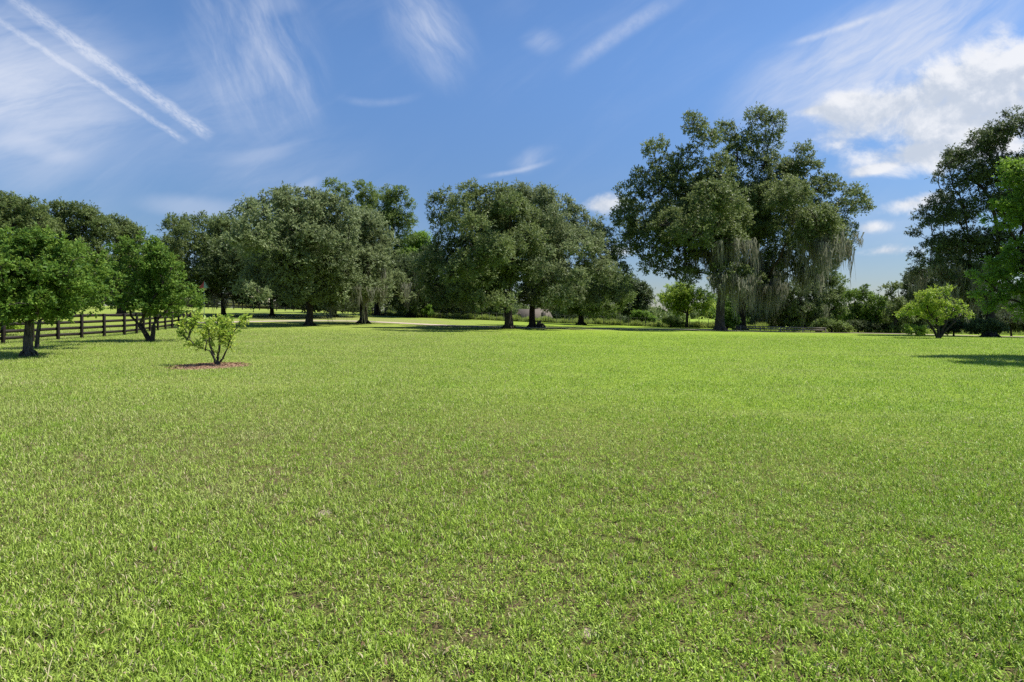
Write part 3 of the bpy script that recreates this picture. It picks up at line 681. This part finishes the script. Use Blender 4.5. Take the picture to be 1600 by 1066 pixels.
tree('maple_tree', 'fresh light green tree leaning into the right edge of the picture', 'tree', 1650, 545,
     [(1590,262,15),(1572,282,11),(1605,290,20),(1555,322,11),(1580,318,15),(1600,338,17),(1545,345,7),(1570,350,10),(1625,270,24),(1630,330,26),(1595,385,14),(1570,400,13),(1600,420,18),(1560,432,13),(1590,452,17),(1540,440,9),(1565,468,12),(1600,482,16),(1640,400,26),(1640,460,26),(1520,428,6),(1545,476,9),(1530,458,8),(1548,415,10),(1655,300,26),(1640,195,40,-2),(1690,200,44,-3),(1740,215,44,-2.5),(1660,150,40,-2.6),(1720,160,44,-4),(1700,255,44,-4),(1770,260,40,-1.5),(1650,230,36,-3.4),(1760,190,40,-4)],  # the last, high blobs are out of view, added to cast shade on the lawn
     20, 470, 'fresh', Y=20.5, depth=1.4, grow=1.12, top_open=266, L=0.10, dens=7.5, sub=0.27, seed=82, copies=1, flare=1.3, flat=.5, fill=.35)

# near fruit trees
GN = 'small fruit trees on the left lawn'
tree('fruit_tree', 'glossy leafed small tree with thick dark trunk, nearest on the left', 'tree', 44, 558,
     [(0,385,24),(-30,410,30),(25,375,20),(60,372,20),(90,388,20),(115,408,17),(20,410,30),(65,410,30),(105,430,24),(0,440,30),(45,445,30),(90,455,26),(125,445,14),(15,480,24),(55,480,24),(90,485,18),(-20,470,28),(130,470,10),(-55,440,26),(-50,390,20)],
     13, 500, 'fruit', L=0.10, dens=4.4, grow=.93, sub=0.28, reach=1.3, seed=91, group=GN, copies=2, bark='bark_grey', flare=1.35, aspect=.6, sticks=.35, fill=.4)
tree('fruit_tree', 'small leafy tree half hidden behind the nearest left one', 'tree', 57, 544.5,
     [(100,400,14),(125,395,14),(150,408,14),(165,430,11),(135,425,20),(110,445,20),(150,455,16),(170,460,9),(120,470,16),(90,470,16),(145,480,8),(75,495,8)],
     6, 500, 'fruit', L=0.11, dens=4.4, grow=.94, sub=0.32, reach=1.3, seed=92, group=GN, copies=1, bark='bark_grey', flare=1.2, aspect=.6, sticks=.35, fill=.4, lean=0.1)
tree('fruit_tree', 'leafy tree forking low in a V, in front of the board fence', 'tree', 237, 534,
     [(185,390,13),(205,385,13),(230,392,14),(255,400,14),(175,415,16),(200,415,20),(235,418,20),(268,420,15),(185,445,18),(215,450,22),(250,450,20),(280,445,14),(295,462,12),(200,475,16),(235,478,18),(268,476,15),(300,478,9),(180,470,12),(308,470,6),(225,372,9),(190,376,7)],
     8, 508, 'fruit', L=0.115, dens=4.6, sub=0.34, reach=1.25, seed=93, group=GN, copies=1, bark='bark', flare=1.2, aspect=.55, sticks=.3, fill=.4, stems=((-0.75, 1.0), (0.12, .9)))

# ------------------------------------------------------------------ citrus shrub on its mulch ring
def shrub():
    rng = np.random.default_rng(5)
    px, py = 339, 572; x, Y, z = hit(px, py); s = Y / F
    root = thing('citrus_shrub', 'low yellow green shrub with open bare stems on a ring of mulch', 'shrub', (x, Y, z))
    mb = MB(); B, D, T = [], [], []
    def w(a, b, dy=0.0): return np.array(((a - px) * s, dy, (py - b) * s))
    limbs = [  # photo polylines with a depth offset at the tip
        ([(338,572),(335,555),(332,540),(333,520),(328,505)], -.25), ([(338,572),(340,552),(341,536),(346,518),(350,502)], .2),
        ([(340,571),(350,560),(358,548),(366,532),(370,524)], -.3), ([(358,548),(352,538),(346,530),(342,515)], .3),
        ([(334,560),(326,548),(312,545),(298,541),(286,537)], .25), ([(300,541),(290,532),(287,520),(292,505),(297,490)], .35),
        ([(290,532),(296,518),(302,505),(305,497)], .1), ([(341,536),(355,526),(364,514),(371,502),(379,497)], .25), ([(332,540),(322,526),(318,514),(322,502)], .2),
        ([(335,555),(329,540),(330,522),(338,508),(340,498)], .05), ([(346,518),(356,508),(360,498)], -.2), ([(287,520),(280,512),(278,503)], .3), ([(326,548),(331,532),(322,518)], -.35),
        ([(366,532),(360,522),(356,512)], -.1), ([(290,532),(282,527),(272,524)], .3), ([(338,560),(346,545),(351,525),(349,512)], -.4)]
    for pts, dy in limbs:
        n = len(pts); P = np.array([w(a, b, dy * (k / (n - 1)) if pts[0][1] > 550 else dy * (.5 + .5 * k / (n - 1))) for k, (a, b) in enumerate(pts)])
        q = np.linspace(0, n - 1, 4 * n); P = np.stack([np.interp(q, np.arange(n), P[:, i]) for i in range(3)], 1)
        P += rng.normal(0, .006, P.shape)
        r0 = .034 if pts[0][1] > 565 else .017
        mb.tube(P, np.linspace(r0, .006, len(P)), 6, rng, .1)
        for k in range(len(P) // 3, len(P)):           # leafy side twigs
            for _ in range(3 if k > len(P) * .5 else (1 if rng.random() < .6 else 0)):
                d = unit(rng.normal(size=3) + np.array((0, 0, .7))); L = rng.uniform(.08, .2); m = 6
                e = P[k] + d * L; mb.tube([P[k], (P[k] + e) / 2 + rng.normal(0, .01, 3), e], [.005, .004, .002], 3)
                for f in np.linspace(.25, 1, m):
                    B.append(P[k] + d * L * f); D.append(unit(d * .7 + rng.normal(size=3) * .8 + np.array((0, 0, .1)))); T.append(rng.normal(.5, .2) + (.35 if rng.random() < .06 else 0))
    B, D, T = np.array(B), np.array(D), np.clip(np.array(T), 0, 1); n = len(B)
    keep = B[:, 2] > .25; B, D, T = B[keep], D[keep], T[keep]; n = len(B)
    ll = rng.uniform(.06, .12, n)
    leaf_mesh('foliage', B, D, ll, ll * .48, T, M['shrub'], root, rng)
    mb.build('stems', M['bark_grey'], root, smooth=True)
    # mulch ring: a low uneven mound with loose chips
    n1, n2 = 40, 8; V = [(x + 0, Y + 0, z + .045)]
    for r in range(1, n2 + 1):
        for k in range(n1):
            a = k / n1 * 2 * np.pi; f = r / n2
            R_ = (.86 + .12 * math.sin(3 * a + 1) + .08 * math.sin(7 * a)) * f
            X = x - .1 + R_ * .98 * math.cos(a); YY = Y - .1 + .95 * R_ * math.sin(a)
            V.append((X, YY, Z(X, YY) + .045 * (1 - f ** 3) + .004 + rng.uniform(-.006, .008) * (1 - f)))
    q = [(1 + (r - 1) * n1 + k, 1 + (r - 1) * n1 + (k + 1) % n1, 1 + r * n1 + (k + 1) % n1, 1 + r * n1 + k) for r in range(1, n2) for k in range(n1)]
    t = [(0, 1 + k, 1 + (k + 1) % n1) for k in range(n1)]
    o = mesh_obj('mulch_bed', V, [np.array(q), np.array(t)], M['mulch'], smooth=True)
    tag(o, 'reddish brown bare ring of mulch round the low shrub', 'mulch', kind='stuff')
    n = 2600; a = rng.uniform(0, 2 * np.pi, n); f = np.sqrt(rng.uniform(0, 1.15, n)); X = x - .1 + f * np.cos(a); YY = Y - .1 + .95 * f * np.sin(a)
    b = np.stack([X, YY, gz(X, YY) + .045 * np.clip(1 - f ** 3, 0, 1) + .01], 1); d = rdir(rng, n) * np.array((1, 1, .25)); d = unit(d); l = rng.uniform(.02, .06, n)
    o = leaf_mesh('mulch_chips', b, d, l, l * .4, rng.uniform(0, 1, n), M['chip'], None, rng); tag(o, 'loose bark chips lying on the mulch ring', 'mulch chips', kind='stuff')
    return x, Y
SHX, SHY = shrub()

# ------------------------------------------------------------------ fences
def axes(d):
    d = np.array((d[0], d[1], d[2] if len(d) > 2 else 0.0)); d /= np.linalg.norm(d)
    n = np.cross((0, 0, 1), d); n /= np.linalg.norm(n); return np.array((d, n, np.cross(d, n)))
def board_fence(name, label, pts, H, rails, post_w, mat, spacing, group=None, rail_h=.07, rail_t=.02, rail_name='board', post_cap=.02):
    P = np.array(pts, float); d = np.r_[0, np.cumsum(np.linalg.norm(np.diff(P, axis=0), axis=1))]
    n = int(round(d[-1] / spacing)) + 1; q = np.linspace(0, d[-1], n)
    X = np.interp(q, d, P[:, 0]); Y = np.interp(q, d, P[:, 1]); rng = np.random.default_rng(n)
    root = thing(name, label, 'fence', (X[0], Y[0], Z(X[0], Y[0])), group); o = np.array(root.location)
    posts = []
    for k in range(n):
        mb = MB(); j = min(k, n - 2); A = axes((X[j + 1] - X[j], Y[j + 1] - Y[j]))
        z = Z(X[k], Y[k]); hh = H + post_cap + rng.uniform(-.02, .02)
        tilt = rng.normal(0, .012, 3); A2 = np.array([A[0], A[1], unit(np.array((0, 0, 1.0)) + tilt * (1, 1, 0))])
        mb.box(np.array((X[k], Y[k], z + hh / 2 - .1)) - o, post_w, post_w, hh / 2 + .1, A2, bev=post_w * .25)
        mb.build('post', mat, root)
    for h in rails:
        mb = MB()
        for k in range(n - 1):
            a = np.array((X[k], Y[k], Z(X[k], Y[k]) + h + rng.normal(0, .006))); b = np.array((X[k + 1], Y[k + 1], Z(X[k + 1], Y[k + 1]) + h + rng.normal(0, .006)))
            A = axes(b - a); L = np.linalg.norm(b - a)
            if rail_h < .02: mb.box((a + b) / 2 - o, L / 2 + .01, rail_t, rail_h, A)
            else: mb.box((a + b) / 2 + A[1] * (post_w + rail_t + .002) - o, L / 2 - .004, rail_t, rail_h, A)
        mb.build(rail_name, mat if rail_h > .02 else M['wire'], root)
    return root
XF = -22.0
pf = [(XF + .6, 19.5), (XF + .3, 24), (XF, 28.5), (XF, 33), (XF - 1.5, 37), (XF - 3.2, 43)]
board_fence('board_fence', 'dark brown four board fence running past the small left trees', pf, 1.24, (.24, .54, .84, 1.16), .06, M['wood'], 1.6, 'dark board fences')
c1 = pf[-1]
p2 = [hit(px, py)[:2] for px, py in ((300, 513.0), (345, 508.0))]
def gp(px, Y): return ((px - 800) / F * Y, Y)
board_fence('board_fence', 'dark board fence stretching from the corner post toward the birdhouse', [c1, gp(312, 55)], 1.24, (.24, .54, .84, 1.16), .06, M['wood'], 2.2, 'dark board fences')
board_fence('board_fence', 'far dark three board fence in the shade under the left oaks', [gp(285, 118), gp(400, 118), gp(500, 118), gp(592, 108)], 1.4, (.4, .85, 1.3), .07, M['wood'], 1.75, 'dark board fences', rail_h=.06)
board_fence('board_fence', 'far dark board fence seen beyond the other under the left oaks', [gp(340, 134), gp(440, 135), gp(560, 134)], 1.4, (.5, 1.25), .07, M['wood'], 2.4, 'dark board fences', rail_h=.06)
board_fence('wire_fence', 'thin wire field fence on wooden posts in front of the tall weeds', [gp(592, 107), gp(700, 101), gp(800, 97), gp(900, 93), gp(1000, 88), gp(1120, 82), gp(1180, 78)], 1.35,
            (.35, .75, 1.3), .035, M['post'], 1.35, rail_h=.012, rail_t=.012, rail_name='wire')
board_fence('rail_fence', 'low pale plank fence behind the great mossy trunks', [gp(1128, 66), gp(1215, 62), gp(1290, 60)], .55, (.28, .5), .05, M['wood_pale'], 2.3, rail_h=.05)

# ------------------------------------------------------------------ birdhouse on its pole
def birdhouse():
    Y = 74.0; x = (319 - 800) / F * Y; z = Z(x, Y); s = Y / F
    H = EYE + (HZ - 453) * s - z
    root = thing('birdhouse', 'birdhouse with a red and green cone roof on a white pole', 'birdhouse', (x, Y, z))
    mb = MB(); mb.tube([(0, 0, -.2), (0, 0, H * .5), (0, 0, H)], [.034, .03, .026], 10); mb.build('pole', M['white'], root, True)
    mb = MB(); n = 8; ring = lambda r, h: [(r * math.cos(2 * math.pi * (k + .5) / n), r * math.sin(2 * math.pi * (k + .5) / n), h) for k in range(n)]
    V = ring(.34, H) + ring(.34, H + .28); q = [(k, (k + 1) % n, n + (k + 1) % n, n + k) for k in range(n)]
    mb.add(V, q); mb.add([(0, 0, H)] + ring(.34, H), [], [(0, 1 + (k + 1) % n, 1 + k) for k in range(n)]); mb.build('house_box', M['white'], root)
    top = (0, 0, H + 1.15)
    for nm, mt, rg in (('red_roof_side', M['red'], range(2, 6)), ('green_roof_side', M['green'], (6, 7, 0, 1))):
        mb = MB()
        for k in rg:
            a = ring(.62, H + .26); b = (a[k], a[(k + 1) % n])
            mb.add([b[0], b[1], top, (b[0][0], b[0][1], b[0][2] - .04), (b[1][0], b[1][1], b[1][2] - .04)], [(0, 3, 4, 1)], [(0, 1, 2)])
        o = mb.build(nm, mt, root)
    for k in range(0, n, 2):
        mb = MB(); a = 2 * math.pi * (k + 1) / n; mb.box((.325 * math.cos(a), .325 * math.sin(a), H + .14), .012, .04, .05, axes((math.cos(a), math.sin(a))))
        mb.build('entrance_hole', M['rock'], root)
birdhouse()

# ------------------------------------------------------------------ far buildings
def house(name, label, px, Y, W, Dp, Hw, Hr, wall, roof, rot=0.0, zoff=0.0, hip=True, wins=3):
    x = (px - 800) / F * Y; z = Z(x, Y) + zoff
    root = thing(name, label, 'house', (x, Y, z)); root.rotation_euler = (0, 0, R(rot))
    mb = MB(); mb.box((0, 0, Hw / 2 - .25), W / 2, Dp / 2, Hw / 2 + .25)
    if not hip:
        for sx in (-1, 1):
            mb.add([(sx * W / 2, -Dp / 2, Hw), (sx * W / 2, Dp / 2, Hw), (sx * W / 2, 0, Hw + Hr - .1)], [], [(0, 1, 2)])
    mb.build('wall', wall, root)
    e = .6; i = (W * .3 if hip else -e + .0)
    mb = MB(); A, Bq = W / 2 + e, Dp / 2 + e; rx = (W / 2 - Dp / 2) if hip else W / 2 + e
    h0 = Hw - .08
    V = [(-A, -Bq, h0), (A, -Bq, h0), (A, Bq, h0), (-A, Bq, h0), (-rx, 0, Hw + Hr), (rx, 0, Hw + Hr)]
    V += [(a, b, c - .16) for a, b, c in V]
    mb.add(V, [(0, 1, 5, 4), (2, 3, 4, 5), (6, 10, 11, 7), (8, 11, 10, 9), (0, 6, 7, 1), (2, 8, 9, 3), (1, 7, 8, 2), (3, 9, 6, 0)], [(1, 2, 5), (3, 0, 4), (7, 11, 8), (9, 10, 6)])
    rf = mb.build('roof', roof, root)
    mb = MB(); mb.box((W * .22, Dp * .12, Hw + Hr * .75), .35, .35, .7); mb.build('chimney', M['red'] if wins > 3 else wall, rf)
    for k in range(wins):
        wx = -W / 2 + W * (k + .5) / wins
        mb = MB(); mb.box((wx, -Dp / 2 - .03, Hw * .55), .55, .04, .6); w_ = mb.build('window', M['white'], root)
        mb = MB(); mb.box((wx, -Dp / 2 - .075, Hw * .55), .45, .01, .5); mb.build('pane', M['glass'], w_)
    mb = MB(); mb.box((W * .5 / wins - W * .5 + W / wins, -Dp / 2 - .03, 1.0), .48, .03, 1.02); mb.build('door', M['wood'], root)
house('farmhouse', 'cream house with pale roof glimpsed behind the left oaks', 392, 170, 12, 9, 3.0, 2.6, M['wall'], M['roof_tan'], 14, 1.4, hip=False)
house('farmhouse', 'low house with red brick chimney behind the far board fence', 428, 180, 20, 10, 2.4, 1.4, M['wall'], M['roof'], -6, 0.6, wins=5)
house('barn', 'low barn with pale grey tan roof behind the two central trunks', 834, 125, 5.4, 8, 1.0, 1.8, M['roof_tan'], M['roof_tan'], 8, -.3, hip=False, wins=2)

# ------------------------------------------------------------------ dark lump at the foot of the second central trunk
def lump():
    rng = np.random.default_rng(8); x, Y, z = hit(845, 511.5); s = Y / F
    n1, n2 = 18, 10; V = []
    for j in range(n2 + 1):
        ph = math.pi * .5 * j / n2
        for k in range(n1):
            a = 2 * math.pi * k / n1; r = 1 + .14 * math.sin(2 * a + 1) + .10 * math.sin(5 * a + j * .8) + rng.uniform(-.05, .05)
            V.append((.48 * r * math.cos(ph) * math.cos(a), .42 * r * math.cos(ph) * math.sin(a), .56 * r * math.sin(ph) * (1 - .25 * math.cos(a)) - .04))
    q = [(j * n1 + k, j * n1 + (k + 1) % n1, (j + 1) * n1 + (k + 1) % n1, (j + 1) * n1 + k) for j in range(n2) for k in range(n1)]
    o = mesh_obj('boulder', V, np.array(q), M['rock'], smooth=True); o.location = (x, Y, z)
    tag(o, 'dark rounded boulder leaning at the foot of the second central trunk', 'boulder')
lump()

# ------------------------------------------------------------------ weeds and scrub beyond the fence
def blades(name, label, cat, X, Y, Lmin, Lmax, W, lean, mat, tone, rng, zoff=0.0, curl=.35, kind='stuff'):
    """bent two-segment blades: five vertices each"""
    n = len(X); z = gz(X, Y) + zoff
    b = np.stack([X, Y, z], 1); th = rng.uniform(0, 2 * np.pi, n); h = np.stack([np.cos(th), np.sin(th), np.zeros(n)], 1)
    L = Lmin + (Lmax - Lmin) * rng.random(n)
    W = W * rng.uniform(.7, 1.3, n)
    ln = np.abs(rng.normal(0, lean, n)) + .05 if np.isscalar(lean) else np.abs(rng.normal(0, 1, n)) * lean + .05
    ln = np.clip(ln, 0, 1.45)
    d1 = np.stack([h[:, 0] * np.sin(ln), h[:, 1] * np.sin(ln), np.cos(ln)], 1)
    l2 = np.clip(ln + curl * rng.uniform(.5, 2.0, n), 0, 1.9)
    d2 = np.stack([h[:, 0] * np.sin(l2), h[:, 1] * np.sin(l2), np.cos(l2)], 1)
    ph = th + np.pi / 2 + rng.normal(0, .5, n); sd = np.stack([np.cos(ph), np.sin(ph), np.zeros(n)], 1)
    m = b + d1 * (L * .55)[:, None]; e = m + d2 * (L * .45)[:, None]
    W2 = W[:, None] * .5
    V = np.stack([b - sd * W2 * .7, b + sd * W2 * .7, m + sd * W2, m - sd * W2, e], 1).reshape(-1, 3); k = np.arange(n) * 5
    q = np.stack([k, k + 1, k + 2, k + 3], 1); t = np.stack([k + 3, k + 2, k + 4], 1)
    o = mesh_obj(name, V, [q, t], mat, None, tone=np.r_[tone, tone])
    return tag(o, label, cat, kind=kind)
def weeds():
    rng = np.random.default_rng(77)
    f = np.array([gp(575, 109), gp(700, 102.5), gp(800, 98.5), gp(900, 94.5), gp(1000, 89.5), gp(1120, 83.5), gp(1200, 79)])
    n = 52000; t = rng.random(n); q = t * (len(f) - 1); X = np.interp(q, range(len(f)), f[:, 0]); Y = np.interp(q, range(len(f)), f[:, 1])
    dep = rng.exponential(5.0, n); X = X * (1 + dep / 100); Y = Y + dep + .3
    cl = .5 + .5 * np.sin(X * .9) * np.sin(X * .37 + 2)
    hgt = .55 + .5 * cl + .25 * np.sin(X * 2.3)
    blades('tall_weeds', 'tall bright weeds growing behind the wire fence', 'weeds', X, Y, hgt * .6, hgt * 1.25, .07, .35, M['weed'], np.clip(rng.normal(.45, .2, n), 0, 1), rng)
    n = 9000; X = rng.uniform(30, 62, n); Y = rng.uniform(61, 68, n)
    keep = rng.random(n) < (.5 + .5 * np.sin(X * 1.1)); X, Y = X[keep], Y[keep] + 0; n = len(X)
    blades('rough_grass', 'clumps of rough grass along the right edge of the driveway', 'grass', X, Y, .25, .7, .05, .4, M['weed'], np.clip(rng.normal(.4, .2, n), 0, 1), rng)
weeds()

def bush(label, px, py, Y, blobs, kind, seed, group, L=.16, sub=.35):
    tree('bush', label, 'bush', px, py, blobs, 3, py - 8, kind, Y=Y, L=L, dens=7, sub=sub, seed=seed, group=group, copies=1, flare=1.0, sticks=.2, fill=.3)
GB = 'bushes growing wild at the edge of the field'
for k, b in enumerate((
    ('yellow green bush poking over the board fence at the far left', 8, 520, 31, [(2,508,9),(16,508,8),(28,511,5),(-12,506,9)], 'lime'),
    ('round green bush by the wire fence right of the dark tree', 1003, 503, 93, [(1000,492,8),(1010,494,8),(1018,499,7)], 'fresh'),
    ('low green bush in front of the wire fence left of the forked trunk', 1048, 512, 80, [(1040,500,7),(1052,502,7),(1062,505,6)], 'oak_bright'),
    ('small bright bush with a raised tip by the wire fence, left of centre', 667, 497, 100, [(664,487,6),(669,480,5),(673,489,5)], 'fresh'),
    ('bright weedy bush at the foot of the yellow tree', 1432, 521, 45, [(1420,516,6),(1432,517,7),(1442,516,6)], 'lime'),
    ('leafy bush where the driveway meets the tall oaks', 1300, 519, 61, [(1290,508,11),(1308,510,10),(1322,513,8),(1275,512,8)], 'oak_bright'),
    ('pale green bush left of the dark right trunk', 1136, 515, 64, [(1138,490,9),(1145,500,9),(1136,507,7)], 'fresh'),
    ('dark bush under the airy tree in the gap', 1345, 520, 63, [(1335,508,9),(1352,510,9),(1368,511,9),(1388,512,8)], 'oak_dark'),
    ('dark bush in the shade right of the yellow tree', 1490, 521, 50, [(1478,512,9),(1494,508,10),(1508,512,8)], 'oak_dark'),
    ('dark low bush hiding the foot of the right mossy trunk', 1535, 526, 46, [(1525,512,9),(1545,508,12),(1562,514,9)], 'oak_dark'),
    ('shaded bush at the far right behind the mossy oak', 1580, 522, 52, [(1555,505,14),(1580,500,16),(1600,505,16),(1625,500,18)], 'oak_dark'))):
    bush(b[0], b[1], b[2], b[3], b[4], b[5], 300 + k, GB)

# far-off wood closing the horizon
def far_wood():
    rng = np.random.default_rng(9); bl = []
    for x in np.arange(-560, 620, 7.0):
        Y = 430 + 60 * math.sin(x * .01) + rng.uniform(-20, 20); h = 8 + 4 * math.sin(x * .045) + rng.uniform(-2, 3)
        z = Z(x, Y)
        bl.append((x, Y, z + h * .45, h * .55)); bl.append((x + rng.uniform(-3, 3), Y + 6, z + h * .8, h * .32))
    for px, Y, h in ((1000, 300, 7), (1012, 290, 8.5), (1022, 300, 8), (1032, 310, 7), (1045, 330, 5), (985, 290, 9), (1060, 330, 5)):
        x = (px - 800) / F * Y; bl.append((x, Y, Z(x, Y) + h * .45, h * .62))
    B, D, ll, tone, _, NN = crown_leaves(rng, np.array(bl), 1.0, 5.5, 2.0, flat=.8, fill=.3, twig=3)
    o = leaf_mesh('far_wood', B, D, ll, ll * .6, tone, M['oak'], None, rng, NN); tag(o, 'far off wooded ridge along the horizon', 'wood', kind='stuff')
far_wood()
def mid_wood():
    """closed understorey beyond the field, left of centre and right"""
    rng = np.random.default_rng(19); bl = []
    for a, b, Y, h in ((-140, 250, 150, 9), (250, 330, 150, 6), (440, 480, 150, 4), (640, 800, 150, 6), (865, 985, 150, 4.5), (1180, 1420, 95, 5), (1420, 1800, 80, 6)):
        for px in np.arange(a, b, 9 * 100 / Y):
            y = Y + rng.uniform(-6, 6); x = (px - 800) / F * y; hh = h * rng.uniform(.7, 1.1)
            bl.append((x, y, Z(x, y) + hh * .5, hh * .5))
    B, D, ll, tone, _, NN = crown_leaves(rng, np.array(bl), .5, 6.5, 1.1, flat=.8, fill=.3, twig=4)
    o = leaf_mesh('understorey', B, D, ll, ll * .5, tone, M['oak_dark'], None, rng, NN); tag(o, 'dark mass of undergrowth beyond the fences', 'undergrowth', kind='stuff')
mid_wood()

# ------------------------------------------------------------------ the lawn
def vnoise(x, y, sc, seed):
    """smooth value noise"""
    r = np.random.default_rng(seed).random((256, 256)); x = x * sc + 1000; y = y * sc + 1000
    i, j = np.floor(x).astype(int), np.floor(y).astype(int); f, g = x - i, y - j; f = f * f * (3 - 2 * f); g = g * g * (3 - 2 * g)
    a = r[i % 256, j % 256]; b = r[(i + 1) % 256, j % 256]; c = r[i % 256, (j + 1) % 256]; d = r[(i + 1) % 256, (j + 1) % 256]
    return (a * (1 - f) + b * f) * (1 - g) + (c * (1 - f) + d * f) * g
def sample_field(rng, n, y0, y1, power):
    """points in the wedge in front of the camera, density falling as distance**-power"""
    e = 2 - power; u = rng.random(n)
    d = (y0 ** e + (y1 ** e - y0 ** e) * u) ** (1 / e)
    X = rng.uniform(-1.02, 1.02, n) * (d + 1.2)
    return X, d
def lawn():
    rng = np.random.default_rng(123)
    def clear(X, Y):
        fade = rng.random(len(X)) < np.clip((48 - Y) / 14, 0, 1)
        k = ((X - SHX + .1) / .95) ** 2 + ((Y - SHY + .15) / 1.0) ** 2 > rng.uniform(.8, 1.25, len(X))
        for sx, sy, sr in SCRAPES: k &= ((X - sx) ** 2 + (Y - sy) ** 2 * .6) > (sr * rng.uniform(.0, 1.5, len(X))) ** 2
        gap = vnoise(X, Y, 8.0, 61) * .6 + vnoise(X, Y, 21.0, 62) * .4; zone = vnoise(X, Y, .7, 63)
        k &= ~((gap < .26 + .14 * zone) & (rng.random(len(X)) < .68) & (Y < rng.uniform(5, 13, len(Y))))
        return k & fade
    # upright blades of bahia grass, stronger on the left
    n = 1500000; X, Y = sample_field(rng, n, 1.7, 62, 1.75)
    tuft = vnoise(X, Y, 2.3, 1) * .5 + vnoise(X, Y, .5, 2) * .5; left = 1 / (1 + np.exp((X + 1.5 + 6 * (vnoise(X, Y, .2, 3) - .5)) / (1.2 + Y * .08)))
    fn = vnoise(X, Y, 11.0, 31); keep = clear(X, Y) & (rng.random(n) < (.35 + .8 * tuft) * (.20 + .85 * left) * np.clip(fn * 1.5 + .1, .05, 1.25)); X, Y, tuft, left, fn = X[keep], Y[keep], tuft[keep], left[keep], fn[keep]; n = len(X)
    sc = 1 + np.clip(Y - 4, 0, 60) * .035
    L = (.024 + .042 * tuft * (.4 + .7 * left)) * sc ** .5 * (.55 + .95 * vnoise(X, Y, .8, 41))
    tone = np.clip(rng.normal(.42, .2, n) + (fn - .5) * .3, 0, .85); dry = rng.random(n) < .10 + .08 * (1 - tuft); tone[dry] = rng.uniform(.88, .975, dry.sum())
    blades('lawn_grass', 'upright mown grass blades with dry ones among them', 'grass', X, Y, L * .6, L * 1.6, .0040 * sc ** .95, .85, M['grass'], tone, rng)
    # short creeping leaves, everywhere, dense on the right
    n = 2300000; X, Y = sample_field(rng, n, 1.7, 62, 1.75)
    tuft = vnoise(X, Y, 3.1, 5) * .5 + vnoise(X, Y, .7, 6) * .5
    fn = vnoise(X, Y, 17.0, 33); keep = clear(X, Y) & (rng.random(n) < (.45 + .9 * tuft) * np.clip(fn * 1.5 + .1, .05, 1.25)); X, Y, tuft, fn = X[keep], Y[keep], tuft[keep], fn[keep]; n = len(X)
    sc = 1 + np.clip(Y - 4, 0, 60) * .035; L = (.018 + .026 * tuft) * sc ** .7
    tone = np.clip(rng.normal(.45, .2, n) + (fn - .5) * .3, 0, .85); dry = rng.random(n) < np.where(X < 0, .11, .075); tone[dry] = rng.uniform(.87, .98, dry.sum())
    blades('creeping_turf', 'short creeping turf leaves lying close to the soil', 'grass', X, Y, L * .7, L * 1.4, .0048 * sc ** 1.0, 1.0, M['grass'], tone, rng, zoff=.006 + 0.012 * rng.random(n), curl=.3)
    # long thin seed blades of bahia, left and centre
    n = 190000; X, Y = sample_field(rng, n, 1.7, 40, 1.5); tuft = vnoise(X, Y, 1.1, 8) * .6 + vnoise(X, Y, 5.0, 9) * .4
    left = 1 / (1 + np.exp((X - .5 + 5 * (vnoise(X, Y, .25, 3) - .5)) / (1.0 + Y * .06)))
    keep = clear(X, Y) & (rng.random(n) < np.clip(tuft * 2.2 - .75, 0, 1) * (.12 + .88 * left)); X, Y = X[keep], Y[keep]; n = len(X); sc = 1 + np.clip(Y - 4, 0, 60) * .03
    tone = np.clip(rng.normal(.55, .2, n), 0, .85); dry = rng.random(n) < .12; tone[dry] = rng.uniform(.88, .95, dry.sum())
    blades('long_grass_blades', 'longer loose grass blades standing out of the turf', 'grass', X, Y, .06 * sc ** .4, .13 * sc ** .4, .0034 * sc, .75, M['grass'], tone, rng, curl=.5)
    # small broad leaved weeds in loose mats
    n = 260000; X, Y = sample_field(rng, n, 1.7, 22, 1.6); m1 = vnoise(X, Y, 1.3, 51) * .65 + vnoise(X, Y, 6.0, 52) * .35
    keep = clear(X, Y) & (m1 > .60) & (rng.random(n) < .5); X, Y = X[keep], Y[keep]; n = len(X)
    b = np.stack([X, Y, gz(X, Y) + rng.uniform(.012, .035, n)], 1); d = unit(rdir(rng, n) * np.array((1, 1, .25))); up = unit(rdir(rng, n) * .35 + np.array((0, 0, 1.0)))
    l = rng.uniform(.007, .015, n) * (1 + np.clip(Y - 4, 0, 40) * .03)
    o = leaf_mesh('lawn_weeds', b, d, l, l * .75, np.clip(rng.normal(.5, .2, n), 0, .8), M['grass'], None, rng, np.cross(d, up) * -1 if False else up); tag(o, 'mats of small broad leaved weeds in the turf', 'weeds', kind='stuff')
    # loose dry leaves
    n = 1500; X, Y = sample_field(rng, n, 1.8, 40, 1.2); b = np.stack([X, Y, gz(X, Y) + .02], 1); d = unit(rdir(rng, n) * np.array((1, 1, .3))); l = rng.uniform(.02, .05, n)
    o = leaf_mesh('fallen_leaves', b, d, l, l * .45, rng.uniform(0, 1, n), M['dry'], None, rng); tag(o, 'dry fallen leaves scattered on the lawn', 'leaves', kind='stuff')
lawn()
